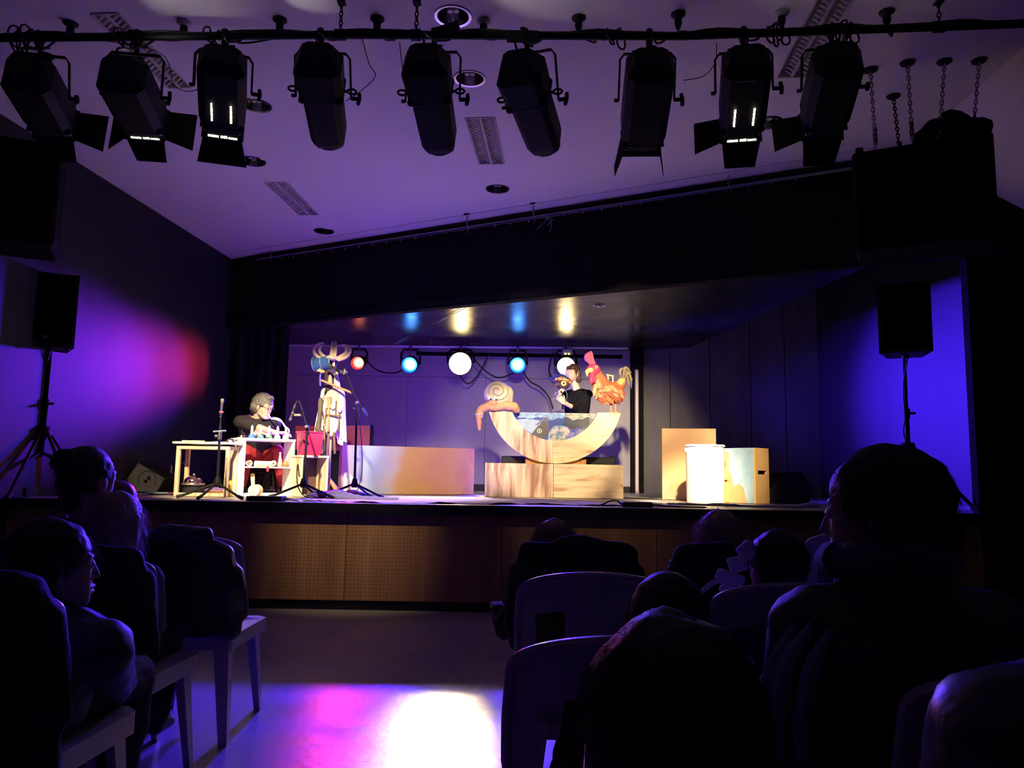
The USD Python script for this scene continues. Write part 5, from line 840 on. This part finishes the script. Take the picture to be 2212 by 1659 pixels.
def hair_shape(kind, R, o, s, puff=1.0):
    L = lambda m: xf(m, R, o, s); g = .012 * puff
    cap = sph((0, -.026, .04), (.077 + g, .096 + g, .088 + g), 30) - sph((0, .105, -.045), (.085, .075, .095), 24) - MF.cube([.4, .4, .3], True).translate([0, .05, -.20]) - MF.cube([.4, .16, .12], True).translate([0, .10, -.055])
    ms = [cap]
    if kind == 'long': ms += [bone(((-.075, -.02, .02), .03), ((.075, -.02, .02), .03), ((-.085, -.05, -.12), .035), ((.085, -.05, -.12), .035), ((0, -.1, 0), .04)), bone(((-.085, -.05, -.12), .035), ((.085, -.05, -.12), .035), ((-.07, -.07, -.26), .03), ((.07, -.07, -.26), .03))]
    if kind == 'bob': ms += [bone(((-.08, -.02, .03), .03), ((.08, -.02, .03), .03), ((-.085, -.03, -.08), .03), ((.085, -.03, -.08), .03), ((0, -.1, -.02), .045), ((0, -.09, -.09), .04))]
    if kind == 'bushy': ms += [sph((q * .06, -.05, -.01), (.045, .06, .06), 20) for q in (-1, 1)] + [sph((0, -.085, -.03), (.07, .05, .07), 20), sph((0, .045, .11), (.055, .04, .03), 18)]
    if kind == 'bun': ms += [sph((0, -.12, .075), .05, 20), bone(((0, -.1, .0), .045), ((0, -.08, -.08), .035))]
    if kind == 'tail': ms += [bone(((0, -.10, .03), .045), ((0, -.12, -.06), .04)), bone(((0, -.12, -.06), .04), ((.01, -.11, -.18), .022))]
    return L(union(ms))
def person(name, label, loc, hip, neck, head, hands, feet, s=1.0, hs=None, fwd=(0, 1), hyaw=0, hpitch=0, hroll=0, sh=.18, epole=((-.35, -.5, -1), (.35, -.5, -1)), kpole=((-.1, 0, 1), (.1, 0, 1)), skin=None, top=None, sleeve=1.0, puff=.012, fold=.008, trousers=None, shoe=None, hair=None, hairm=None, hpuff=1.0, strands=0, slen=.05, build=1.0,
           hand_dir=None, palm=None, curl=28, res=.016, detail=False, seed=0, legl=(.43, .43), arml=(.29, .26), group=None, eyes=True, swid=.0008):
    """Every argument is a place in the scene, except radii and lengths, which s scales."""
    t = thing(name, label, 'person', loc, group=group); o = np.asarray(loc, float); hs = hs or s; A = lambda p: np.asarray(p, float) - o; f = nrm(V(fwd[0], fwd[1], 0)); rt = V(f[1], -f[0], 0); b = s * build
    hip, neck, head = A(hip), A(neck), A(head); up = nrm(neck - hip); chest = hip + (neck - hip) * .66; waist = hip + (neck - hip) * .33
    ft = nrm(f - up * (f @ up)); shd = [neck - up * .055 * s + rt * q * sh * s for q in (-1, 1)]; hipj = [hip + rt * q * .085 * b for q in (-1, 1)]
    R = Rm(hyaw, hpitch, hroll); H = xf(head_shape(), R, head, hs)
    tor = lambda e: [bone((hip - rt * .085 * b, .095 * b + e), (hip + rt * .085 * b, .095 * b + e), (waist - rt * .07 * b, .095 * b + e), (waist + rt * .07 * b, .095 * b + e)), bone((waist - rt * .07 * b, .095 * b + e), (waist + rt * .07 * b, .095 * b + e), (chest - rt * .09 * b, .10 * b + e), (chest + rt * .09 * b, .10 * b + e)),
                     bone((chest - rt * .09 * b, .10 * b + e), (chest + rt * .09 * b, .10 * b + e), (shd[0] + rt * .03 * s, .055 * b + e), (shd[1] - rt * .03 * s, .055 * b + e), (neck - up * .02 * s, .05 * b + e))]
    body = tor(0) + [H, bone((neck - up * .02 * s, .052 * s), (head + R @ V(0, -.022, -.055) * hs, .050 * hs))]; topm = tor(puff); trm = [bone((hip - rt * .085 * b, .095 * b + .010), (hip + rt * .085 * b, .095 * b + .010), (waist - rt * .06 * b, .095 * b + .006), (waist + rt * .06 * b, .095 * b + .006))]; shoes = []
    for k in (0, 1):
        e, w = ik(shd[k], A(hands[k]), arml[0] * s, arml[1] * s, epole[k]); fa = nrm(w - e)
        r = (.052, .042, .040, .027)
        arm = lambda g, lim: [bone((shd[k], r[0] * b + g), (e, r[1] * b + g))] + ([bone((e, r[2] * b + g), (e + (w - e) * lim, (r[2] + (r[3] - r[2]) * lim) * b + g))] if lim > .02 else [])
        body += arm(0, 1.0); hd_ = hand_dir[k] if hand_dir else fa; pn = palm[k] if palm else V(0, 0, -1) + f * .2; body += hand_bones(w + nrm(hd_) * .012 * s, hd_, pn, -rt * (1 if k else -1) * 1.0 + f * .2, curl, s)
        if sleeve < .5:
            topm += [bone((shd[k], r[0] * b + puff), (shd[k] + (e - shd[k]) * (sleeve * 2), r[1] * b + puff * 1.3))]
        else: topm += arm(puff, min(.96, (sleeve - .5) * 2))
        kn, an = ik(hipj[k], A(feet[k]) + V(0, 0, .075 * s), legl[0] * s, legl[1] * s, kpole[k]); kd = f
        leg = lambda g, lim: [bone((hipj[k], .085 * b + g), (kn, .056 * b + g)), bone((kn, .055 * b + g), (kn + (an - kn) * .4, .055 * b + g)), bone((kn + (an - kn) * .4, .055 * b + g), (kn + (an - kn) * lim, .038 * b + g))]
        body += leg(-.006, 1.0); toe = an + kd * .15 * s + V(0, 0, -.045 * s); heel = an - kd * .03 * s + V(0, 0, -.04 * s); body.append(bone((an, .036 * s), (heel, .030 * s), (toe, .022 * s))); trm += leg(.010 + puff * .2, .93)
        shoes.append(bone((an + V(0, 0, -.005 * s), .043 * s), (heel, .036 * s), (toe, .030 * s), (toe - kd * .02 * s + rt * .015 * s, .030 * s)))
    part(t, 'body', blob(body, res if not detail else .011, 4 if detail else 6), skin or skin_m, True)
    if top is not None:
        cut = union(topm) - xf(sph((0, 0, 0), (.060, .060, .20), 22).translate([0, -.01, .06]), np.c_[rt, ft, up], neck, s); part(t, 'top', blob([cut], res, 5, fold, 11 / max(s, .6), seed), top, True)
    if trousers is not None: part(t, 'trousers', blob(trm, res, 5, fold * .7, 12, seed + 3), trousers, True)
    if shoe is not None:
        for q in shoes: part(t, 'shoe', blob([q], .014, 3), shoe, True)
    if hair:
        hm = blob([hair_shape(hair, R, head, hs, hpuff)], .011, 3, .011 if hair == 'bushy' else .006 * min(hpuff, 1.25), 44 if hair == 'bushy' else 34, seed + 7); part(t, 'hair', hm, hairm, True)
        if strands: hair_strands(t, hm, hairm, strands, slen, swid, seed + 1)
    if eyes:
        for q in (-1, 1):
            ey = part(t, 'eye', xf(sph((q * .031, .0815, .010), .0125, 16), R, head, hs), eye_w, True); part(ey, 'iris', xf(sph((q * .031 , .0905, .010), (.0055, .0045, .0055), 12), R, head, hs), eye_d, True)
    return t, R, head, hs

# grey-haired man at the shelf unit
grey_hair = M('hair_grey', (.075, .072, .066), .75, col2=(.17, .16, .145), scale=30, stretch=(1, 1, 1))
polo = M('polo_dark', (.022, .019, .023), .85, spec=.2, col2=(.032, .027, .032), scale=10); redt = M('trousers_red', (.22, .010, .010), .75, col2=(.30, .018, .016), scale=9); shoe_b = M('shoe_black', (.015, .015, .03), .25)
mt, mR, mh, ms = person('person', 'grey-haired bearded man in polo shirt and red trousers blowing a tube', (-2.70, 8.30, Z), hip=(-2.70, 8.48, 1.22), neck=(-2.725, 8.11, 1.675), head=(-2.645, 8.07, 1.797), hands=((-2.60, 7.72, 1.487), (-2.33, 7.80, 1.487)), feet=((-2.84, 8.10, Z), (-2.44, 8.25, Z)), s=.96, hs=1.03, fwd=(.35, -.94), hyaw=-112, hpitch=-16, hroll=0, sh=.185,
                        epole=((-.7, -.5, -.45), (.9, .4, -.4)), kpole=((-.45, -.6, .6), (.45, -.6, .6)), top=polo, sleeve=.40, puff=.02, trousers=redt, shoe=shoe_b, hair='bushy', hairm=grey_hair, hpuff=1.5, strands=500, slen=.012, hand_dir=(V(.85, -.1, .1), V(.8, .1, .05)), palm=(V(.1, -.1, -1), V(0, 0, -1)), curl=26, detail=True, seed=5, build=1.02, legl=(.42, .42), swid=.002)
part(mt, 'beard', blob([xf(bone(((-.05, .01, -.06), .022), ((.05, .01, -.06), .022), ((-.014, .076, -.096), .022), ((.014, .076, -.096), .022), ((0, .04, -.10), .028)) - MF.cube([.3, .3, .1], True).translate([0, .1, -.018]), mR, mh, ms), xf(bone(((-.022, .09, -.044), .006), ((.022, .09, -.044), .006)), mR, mh, ms)], .01, 2, .004, 40), M('beard_grey', (.42, .37, .32), .75), True)
g = np.linspace(0, 2 * math.pi, 15); gls = []
for q in (-1, 1):
    gls.append(tube([mR @ (V(q * .031 + .021 * math.cos(a), .104, .006 + .016 * math.sin(a)) * ms) + mh for a in g], .0022, 5)); gls.append(tube([mR @ (V(q * .052, .103, .010) * ms) + mh, mR @ (V(q * .078, .06, .014) * ms) + mh, mR @ (V(q * .083, -.015, .012) * ms) + mh], .0022, 5))
gls.append(tube([mR @ (V(-.01, .105, .012) * ms) + mh, mR @ (V(.01, .105, .012) * ms) + mh], .0022, 5)); part(mt, 'glasses', gls, black_plastic)
mouth = mR @ (V(0, .094, -.060) * ms) + mh + LOC[mt]; bt = on(.49, .09, H + .13)
for k, off in enumerate((0, .012)):
    solo('blow_tube', ('first' if not k else 'second') + ' of two white tubes running from the man\'s mouth to the milky bottle', 'tube', tube([mouth + V(0, 0, off * .3), mouth * .83 + bt * .17 + V(.0, -.02, -.018), mouth * .65 + bt * .35 + V(.01, -.02, -.002 + off), mouth * .38 + bt * .62 + V(.01, 0, .012 + off), bt + V(-.03 + off, 0, .03 - off * 2), bt + V(off * 2, 0, -.012 - off)] + ([bt + V(off * 3, -.01, -.06)] if k else []), .0075, 8, curve=6), M('tube_white_%d' % k, (.86, .85, .84), .35))
t = thing('stool', 'low dark stool under the grey-haired man', 'stool', (-2.70, 8.48, Z)); part(t, 'seat', lathe([(0, .22), (.15, .22), (.16, .23), (.16, .235), (.15, .245), (0, .245)], 28), black_plastic)
for q in (45, 135, 225, 315): part(t, 'leg', cyl((.09 * math.cos(math.radians(q)), .09 * math.sin(math.radians(q)), .22), (.13 * math.cos(math.radians(q)), .13 * math.sin(math.radians(q)), 0), .013), black_metal)

# woman behind the boat with the bird puppet
navy = M('top_navy', (.004, .004, .007), .9, spec=.1, col2=(.008, .008, .012), scale=10); camo = M('trousers_camo', (.46, .43, .40), .8, col2=(.20, .27, .33), scale=14, detail=2., contrast=.06); dhair = M('hair_dark', (.045, .026, .018), .5, col2=(.08, .045, .03), scale=30)
wt, wR, wh, ws = person('person', 'dark-haired woman in navy top standing behind the boat, holding up a bird puppet', (.80, 9.25, Z), hip=(.80, 9.27, 1.70), neck=(.80, 9.24, 2.16), head=(.735, 9.20, 2.355), hands=((.585, 9.00, 2.035), (.625, 8.985, 1.975)), feet=((.70, 9.22, Z), (.93, 9.30, Z)), s=.95, hs=.95, fwd=(-.55, -.84), hyaw=147, hpitch=-4, hroll=-5, sh=.16,
                        epole=((-.2, .5, -1), (.9, -.2, -.9)), kpole=((0, -1, .1), (0, -1, .1)), skin=skin_pale, top=navy, sleeve=.68, puff=.010, fold=.005, trousers=camo, shoe=shoe_b, hair='bob', hairm=dhair, hpuff=.5, strands=0, slen=.02, hand_dir=(V(-.15, -.35, .75), V(-.5, -.25, .5)), palm=(V(.7, -.35, .1), V(-.2, .6, .2)), curl=62, detail=True, seed=9, build=.92, legl=(.43, .43), swid=.0015)
part(wt, 'fringe', [blob([xf(bone(((-.06, .05, .085), .016), ((-.03, .082, .07), .012), ((.03, .08, .085), .014), ((.068, .03, .03), .016)), wR, wh, ws), xf(bone(((.07, .03, .03), .014), ((.072, .028, -.06), .008)), wR, wh, ws)], .01, 2, .004, 40)], dhair, True)
part(wt, 'lips', blob([xf(bone(((-.016, .090, -.057), .006), ((0, .098, -.055), .0065), ((.016, .090, -.057), .006)), wR, wh, ws)], .006, 1), M('lips', (.45, .10, .09), .4), True)
B0 = V(.605, 8.985, 1.96); t = thing('bird_puppet', 'dark bird puppet on a stick with one big yellow eye, held by the woman', 'puppet', B0); b3 = lambda x, y, z: V(x, y, z) - B0
bdark = M('bird_dark', (.05, .025, .06), .6, col2=(.10, .05, .10), scale=18); bspot = M('bird_spots', (.30, .08, .05), .6, col2=(.75, .45, .25), scale=42, detail=2., contrast=.08); bblue = M('bird_blue', (.03, .05, .35), .5, col2=(.06, .10, .55), scale=20)
part(t, 'stick', cyl((0, 0, -.06), b3(.60, 8.98, 2.15), .013, n=12), black_plastic)
part(t, 'head', blob([sph(b3(.605, 8.98, 2.205), (.085, .08, .07), 26), bone((b3(.605, 8.98, 2.2), .06), (b3(.60, 8.98, 2.14), .035)), bone((b3(.54, 8.94, 2.19), .026), (b3(.495, 8.92, 2.17), .008))], .014, 5), bdark, True)
part(t, 'spotted_brow', blob([bone((b3(.525, 8.95, 2.255), .022), (b3(.60, 8.93, 2.258), .026)), bone((b3(.60, 8.93, 2.258), .026), (b3(.69, 8.95, 2.225), .022))], .012, 3, .004, 40), bspot, True)
part(t, 'crest', blob([bone((b3(.50, 8.98, 2.235), .016), (b3(.60, 8.98, 2.295), .03)), bone((b3(.60, 8.98, 2.295), .03), (b3(.70, 8.99, 2.24), .018))], .014, 3), bdark, True)
for k in range(7):
    a = k / 6; x = .51 + .17 * a; z = 2.265 + .035 * math.sin(a * math.pi); part(t, 'crest_feather', tube([b3(x, 8.965, z), b3(x - .03, 8.95, z + .012), b3(x - .075, 8.94, z - .012 - .02 * (1 - a))], [.011, .012, .004], 6, curve=4, flat=.5), bblue)
part(t, 'eye', sph(b3(.610, 8.899, 2.200), (.033, .016, .033), 22), M('bird_eye', (.80, .62, .16), .3), True); part(t, 'pupil', sph(b3(.610, 8.884, 2.200), (.012, .005, .012), 14), rubber)
part(t, 'streamer', [tube([b3(.53, 8.95, 2.10), b3(.505, 8.93, 2.07)], .005, 6), tube([b3(.50, 8.93, 2.03), b3(.485, 8.93, 2.0)], .004, 6)], M('streamer', (.2, .4, .8), .4))
part(t, 'control_line', tube([b3(.62, 8.95, 2.15), b3(.655, 8.93, 2.06), b3(.63, 8.94, 1.99)], .004, 6, curve=6), M('line_green', (.04, .18, .16), .5))
# ------------------------------------------------------------------ plastic chairs
def make_chair(label, loc, rz=0, group=None):
    t = thing('plastic_chair', label, 'chair', loc, rz, group)
    def bend(m, th=True):
        v, f = trimesh.remesh.subdivide_to_size(m.vertices, m.faces, .035); m = trimesh.Trimesh(v, f); m.merge_vertices(); v = m.vertices.copy(); u = v[:, 0] / .23
        v[:, 1] += -.19 - .16 * np.maximum(0, v[:, 2] - .43) + .055 * u * u; m.vertices = v; return m
    outl = Polygon([(-.195, .42), (.195, .42), (.228, .62), (.225, .76)] + [(.222 * math.cos(a), .79 + .062 * math.sin(a)) for a in np.linspace(0, math.pi, 17)] + [(-.225, .76), (-.228, .62)])
    for q in (-1, 1): outl = outl.difference(Polygon([(q * .155, .55), (q * .165, .72), (q * .10, .735), (q * .105, .55)]).buffer(.012))
    part(t, 'backrest', bend(slab(outl, .009)), white_plastic, 40)
    rim = [(-.195, .43), (-.228, .62), (-.225, .76)] + [(.222 * math.cos(a), .79 + .062 * math.sin(a)) for a in np.linspace(math.pi, 0, 19)] + [(.225, .76), (.228, .62), (.195, .43)]
    part(t, 'rim', tube([(x, -.19 - .16 * max(0, z - .43) + .055 * (x / .23) ** 2, z) for x, z in smooth_path(np.array(rim), 2)], .0125, 8), white_plastic)
    seat = Polygon([(-.20, -.20), (.20, -.20), (.225, .20), (.19, .235), (-.19, .235), (-.225, .20)]).buffer(.012); m = plate(seat, .425, .437); v, f = trimesh.remesh.subdivide_to_size(m.vertices, m.faces, .05); m = trimesh.Trimesh(v, f); m.vertices[:, 2] -= .012 * np.cos(np.clip(m.vertices[:, 0] / .23, -1, 1) * 1.5) * (m.vertices[:, 1] < .18)
    part(t, 'seat', m, white_plastic, 40); part(t, 'apron', plate(seat.difference(seat.buffer(-.008)), .375, .426), white_plastic, False)
    for sx in (-1, 1):
        for sy in (-1, 1):
            x0, y0, x1, y1 = sx * .195, sy * .185, sx * .222, sy * .235
            part(t, 'leg', cat(hull([(x0 + a, y0 + b, .425) for a in (-.004, .004) for b in (-.034, .034)] + [(x1 + a, y1 + b, 0) for a in (-.004, .004) for b in (-.017, .017)]), hull([(x0 + a - sx * .03, y0 + sy * .03 + b, .425) for a in (-.032, .032) for b in (-.004, .004)] + [(x1 + a - sx * .015, y1 + sy * .013 + b, 0) for a in (-.017, .017) for b in (-.004, .004)])), white_plastic, False)
    return t
CH = [((.225, 1.66, 0), 2, 'white plastic chair behind the nearest dark-haired child, a shine along its curved top'), ((.265, 2.53, 0), -2, 'white plastic chair one row farther, between the shining nearest chair back and the jacket-covered chair'), ((.26, 3.24, 0), 0, 'white plastic chair under the dark jacket in the middle aisle'),
      ((.86, 3.22, 0), -3, 'white plastic chair under the dark jacket next to the blue-lit child'), ((-1.395, 3.55, 0), 2, 'white plastic chair with legs in the purple light, a big dark jacket over its back'), ((-1.325, 2.12, 0), 0, 'white plastic chair of the long-haired spectator whose lit profile is turned to the stage'),
      ((.80, 2.38, 0), 0, 'white plastic chair of the child with the pale ruffled hood'), ((.84, 1.46, 0), 4, 'white plastic chair of the adult with big hair and a puffed jacket'), ((.19, .86, 0), 0, 'white plastic chair of the nearest dark-haired child'), ((-1.69, 3.12, 0), 0, 'white plastic chair of the tall spectator with a knot of hair'),
      ((1.84, 4.34, 0), -4, 'white plastic chair of the small far child near the stage'), ((.69, .66, 0), 6, 'white plastic chair of the spectator in a shiny jacket cut off by the frame'),
      ((-1.43, 2.83, 0), 0, 'white plastic chair of the child with fair shining hair'), ((-1.91, 3.77, 0), 0, 'white plastic chair of the far dark spectator by the speaker stand')]
c0 = None
for loc, rz, lb in CH:
    if c0 is None: c0 = make_chair(lb, loc, rz, 'white plastic chairs of the audience')
    else: copy(c0, lb, loc, rz)
# ------------------------------------------------------------------ jackets hung over chairs
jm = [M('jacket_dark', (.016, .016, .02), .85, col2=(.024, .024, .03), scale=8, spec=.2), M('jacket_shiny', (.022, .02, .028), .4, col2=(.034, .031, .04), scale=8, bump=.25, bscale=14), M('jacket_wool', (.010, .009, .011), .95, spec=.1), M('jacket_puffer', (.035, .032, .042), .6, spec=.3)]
def jacket(label, cx, by, w, zt, zb, mat, seed, hood=False, tilt=0):
    t = thing('jacket', label, 'jacket', (cx, by, zb)); Q = lambda x, y, z: V(x, y, z - zb); ms = [bone((Q(-w * .36, 0, zt - .05), .05), (Q(0, -.02, zt - .035), .055), (Q(w * .36, 0, zt - .05 - tilt), .05)), bone((Q(-w * .36, -.01, zt - .06), .055), (Q(w * .36, -.01, zt - .06 - tilt), .055), (Q(-w * .44, .03, zt - .19), .05), (Q(w * .44, .03, zt - .19 - tilt), .05), (Q(-w * .43, .04, zb + .05), .045), (Q(w * .43, .04, zb + .05), .045)),
                 bone((Q(-w * .43, .02, zt - .12), .05), (Q(-w * .47, .05, zt - .34), .042)), bone((Q(w * .43, .02, zt - .12 - tilt), .05), (Q(w * .47, .05, zt - .34), .042))]
    part(t, 'shell', blob(ms, .016, 5, .016, 9, seed), mat, True)
    if hood: part(t, 'hood', blob([bone((Q(-w * .12, -.03, zt - .02), .05), (Q(w * .2, -.03, zt - .02), .045))], .016, 3, .014, 16, seed + 1), mat, True)
    return t
jacket('dark jacket over the chair in the middle aisle, its top edge faintly lit blue', .262, 2.965, .50, .892, .46, jm[0], 3)
jacket('dark jacket over the chair in front of the blue-lit child', .86, 2.945, .52, .885, .46, jm[0], 11)
jacket('big dark padded jacket over the chair whose legs stand in the purple light', -1.375, 3.24, .50, .878, .43, jm[1], 21, True, .05)
jacket('long dark coat over the chair of the long-haired spectator with the lit profile', -1.325, 1.84, .52, .90, .33, jm[0], 31)
jacket('dark coat over the chair of the child with fair shining hair', -1.43, 2.55, .50, .885, .42, jm[0], 41)
# ------------------------------------------------------------------ the audience
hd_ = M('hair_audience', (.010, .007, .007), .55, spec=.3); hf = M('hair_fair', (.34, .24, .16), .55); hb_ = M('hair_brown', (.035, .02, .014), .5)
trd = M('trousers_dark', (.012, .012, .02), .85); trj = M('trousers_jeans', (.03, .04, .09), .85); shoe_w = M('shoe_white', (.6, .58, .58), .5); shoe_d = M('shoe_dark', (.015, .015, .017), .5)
def sitter(label, x, y, top_z, s, hs, mat, hair, hairm, tr=None, shoe=None, hyaw=0, hpitch=0, hroll=0, lean=0., seat=.445, hands=None, seed=0, strands=0, slen=.03, hpuff=1.0, puff=.03, fold=.012, build=1.0, fwd=(0, 1), feet=None, sway=0, swid=.0009, sh=.18, palm=None):
    hz = top_z - (.124 + .010 * hpuff) * hs; neck = V(x - sway * .4, y - .012, hz - .165 * hs); hip = V(x - sway, y - .02 - lean, seat + .095 * s * build); f = nrm(V(fwd[0], fwd[1], 0)); rt = V(f[1], -f[0], 0); fr = min(1.0, s * .46)
    if hands is None: hands = [tuple(hip + f * .36 * s + rt * q * .09 * s + V(0, 0, .035 * s)) for q in (-1, 1)]
    if feet is None: feet = [tuple(V(hip[0], hip[1], 0) + f * .42 * s + rt * q * .10 * s + V(0, 0, max(0, seat - .44 * s - .02))) for q in (-1, 1)]
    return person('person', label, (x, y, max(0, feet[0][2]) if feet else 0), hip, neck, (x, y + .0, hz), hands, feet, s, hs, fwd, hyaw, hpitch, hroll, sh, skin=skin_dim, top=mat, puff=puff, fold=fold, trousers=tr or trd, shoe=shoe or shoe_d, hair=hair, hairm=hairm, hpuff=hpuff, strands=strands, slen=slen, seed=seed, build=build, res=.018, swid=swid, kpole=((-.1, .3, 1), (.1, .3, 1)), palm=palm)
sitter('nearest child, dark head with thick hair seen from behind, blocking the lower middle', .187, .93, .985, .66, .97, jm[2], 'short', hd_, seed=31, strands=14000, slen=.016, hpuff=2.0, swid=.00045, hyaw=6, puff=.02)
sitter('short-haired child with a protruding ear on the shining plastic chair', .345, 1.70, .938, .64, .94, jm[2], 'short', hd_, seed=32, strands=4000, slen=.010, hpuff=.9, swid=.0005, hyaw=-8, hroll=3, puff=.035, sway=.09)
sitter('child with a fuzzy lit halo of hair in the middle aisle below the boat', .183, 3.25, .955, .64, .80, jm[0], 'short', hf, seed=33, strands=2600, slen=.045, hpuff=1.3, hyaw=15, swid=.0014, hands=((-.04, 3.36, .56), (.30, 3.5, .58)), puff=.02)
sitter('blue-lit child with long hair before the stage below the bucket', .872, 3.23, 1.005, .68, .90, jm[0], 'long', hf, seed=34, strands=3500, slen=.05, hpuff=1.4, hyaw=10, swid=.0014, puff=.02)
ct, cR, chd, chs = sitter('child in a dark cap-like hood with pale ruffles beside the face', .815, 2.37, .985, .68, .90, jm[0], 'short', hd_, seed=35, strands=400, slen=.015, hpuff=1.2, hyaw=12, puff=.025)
rufm = M('ruffle', (.8, .78, .82), .8)
C5 = V(.815, 2.37, LOC[ct][2])
for k, (x, z, w, h, a) in enumerate([(.69, .925, .055, .05, -35), (.66, .885, .055, .045, -15), (.635, .845, .085, .036, 18), (.625, .812, .045, .035, -20)]):
    m = rot(box(0, 0, 0, w, .02, h, .006), (0, 1, 0), a); part(ct, 'ruffle', rough(mv(m, x - C5[0] + .03, -.03 - .004 * k, z - C5[2]), .004, 40, .012, k), rufm, True)
part(ct, 'hood_edge', tube([V(.66, 2.33, .83) - C5, V(.62, 2.33, .835) - C5, V(.575, 2.33, .80) - C5, V(.55, 2.34, .765) - C5], .008, 8, curve=5), rufm)
sitter('small far child against the perforated stage front', 1.835, 4.34, .888, .62, .80, jm[3], 'bob', hb_, seed=36, strands=900, slen=.02, hyaw=8, puff=.02)
at_, aR, ahd, ahs = sitter('adult with big hair and quilted jacket, head rising in front of the blue-lit wall', .69, 1.44, 1.208, .98, .95, jm[3], 'bob', hd_, seed=37, strands=5000, slen=.012, hpuff=1.5, hyaw=62, swid=.0005, hroll=4, hpitch=-3, puff=.035, fold=.02, build=1.1, sway=-.06, hands=((.60, 1.80, .58), (.84, 1.82, .58)), sh=.145)
quilt = M('quilt_edge', (.3, .28, .34), .8)
for k, (dx, dy) in enumerate(((-.070, -.02), (-.062, -.052), (-.03, -.078))):
    part(at_, 'quilt_ridge', tube([V(.575 + dx * .7, 1.40 + dy * .7, .905 - .01 * k) - LOC[at_], V(.548 + dx, 1.41 + dy, .83) - LOC[at_], V(.538 + dx * 1.05, 1.43 + dy, .74) - LOC[at_], V(.545 + dx, 1.46 + dy, .66) - LOC[at_]], [.008, .016, .018, .010], 8, curve=6), quilt)
part(at_, 'scarf', rough(tube([V(.615, 1.43, 1.0) - LOC[at_], V(.64, 1.52, .99) - LOC[at_], V(.72, 1.54, .985) - LOC[at_], V(.765, 1.5, .99) - LOC[at_], V(.785, 1.42, 1.0) - LOC[at_], V(.745, 1.36, 1.01) - LOC[at_], V(.66, 1.36, 1.01) - LOC[at_], V(.615, 1.43, 1.0) - LOC[at_]], .034, 12, curve=5), .012, 18, .025, 4), M('scarf_grey', (.10, .09, .12), .9), True)
sitter('spectator in a shiny padded jacket cut off by the frame, long light hair', .64, .72, 1.25, .95, .95, jm[1], 'long', hf, seed=38, strands=4000, slen=.05, hpuff=1.6, hyaw=4, puff=.03, fold=.02, build=1.05, hands=((.55, 1.06, .60), (.78, 1.06, .60)), swid=.0006, sway=-.03, sh=.2)
sitter('tall spectator with a knot of hair before the purple wall', -1.675, 3.05, 1.222, .98, 1.0, jm[0], 'bun', hd_, seed=39, strands=700, slen=.02, hpuff=1.1, hyaw=-20, puff=.02)
sitter('child with fair shining hair next to the tall spectator with a knot of hair', -1.415, 2.80, 1.055, .68, .88, M('shirt_lilac', (.09, .08, .11), .85), 'long', hf, seed=40, strands=1600, slen=.05, hpuff=.9, hyaw=-12, puff=.015)
sitter('long-haired spectator in a dark coat whose lit profile is turned to the stage', -1.235, 2.12, 1.0, .95, .97, jm[3], 'long', hd_, seed=41, strands=900, slen=.04, hpuff=1.2, hyaw=-58, puff=.035, fold=.016, build=1.0, sway=.08, hands=((-1.52, 2.52, .56), (-1.28, 2.54, .56)), sh=.2)
sitter('far dark spectator with a glint of hair by the foot of the speaker stand', -1.90, 3.75, 1.075, .75, .92, jm[0], 'bob', hb_, seed=42, strands=700, slen=.02, hyaw=-10, puff=.02)
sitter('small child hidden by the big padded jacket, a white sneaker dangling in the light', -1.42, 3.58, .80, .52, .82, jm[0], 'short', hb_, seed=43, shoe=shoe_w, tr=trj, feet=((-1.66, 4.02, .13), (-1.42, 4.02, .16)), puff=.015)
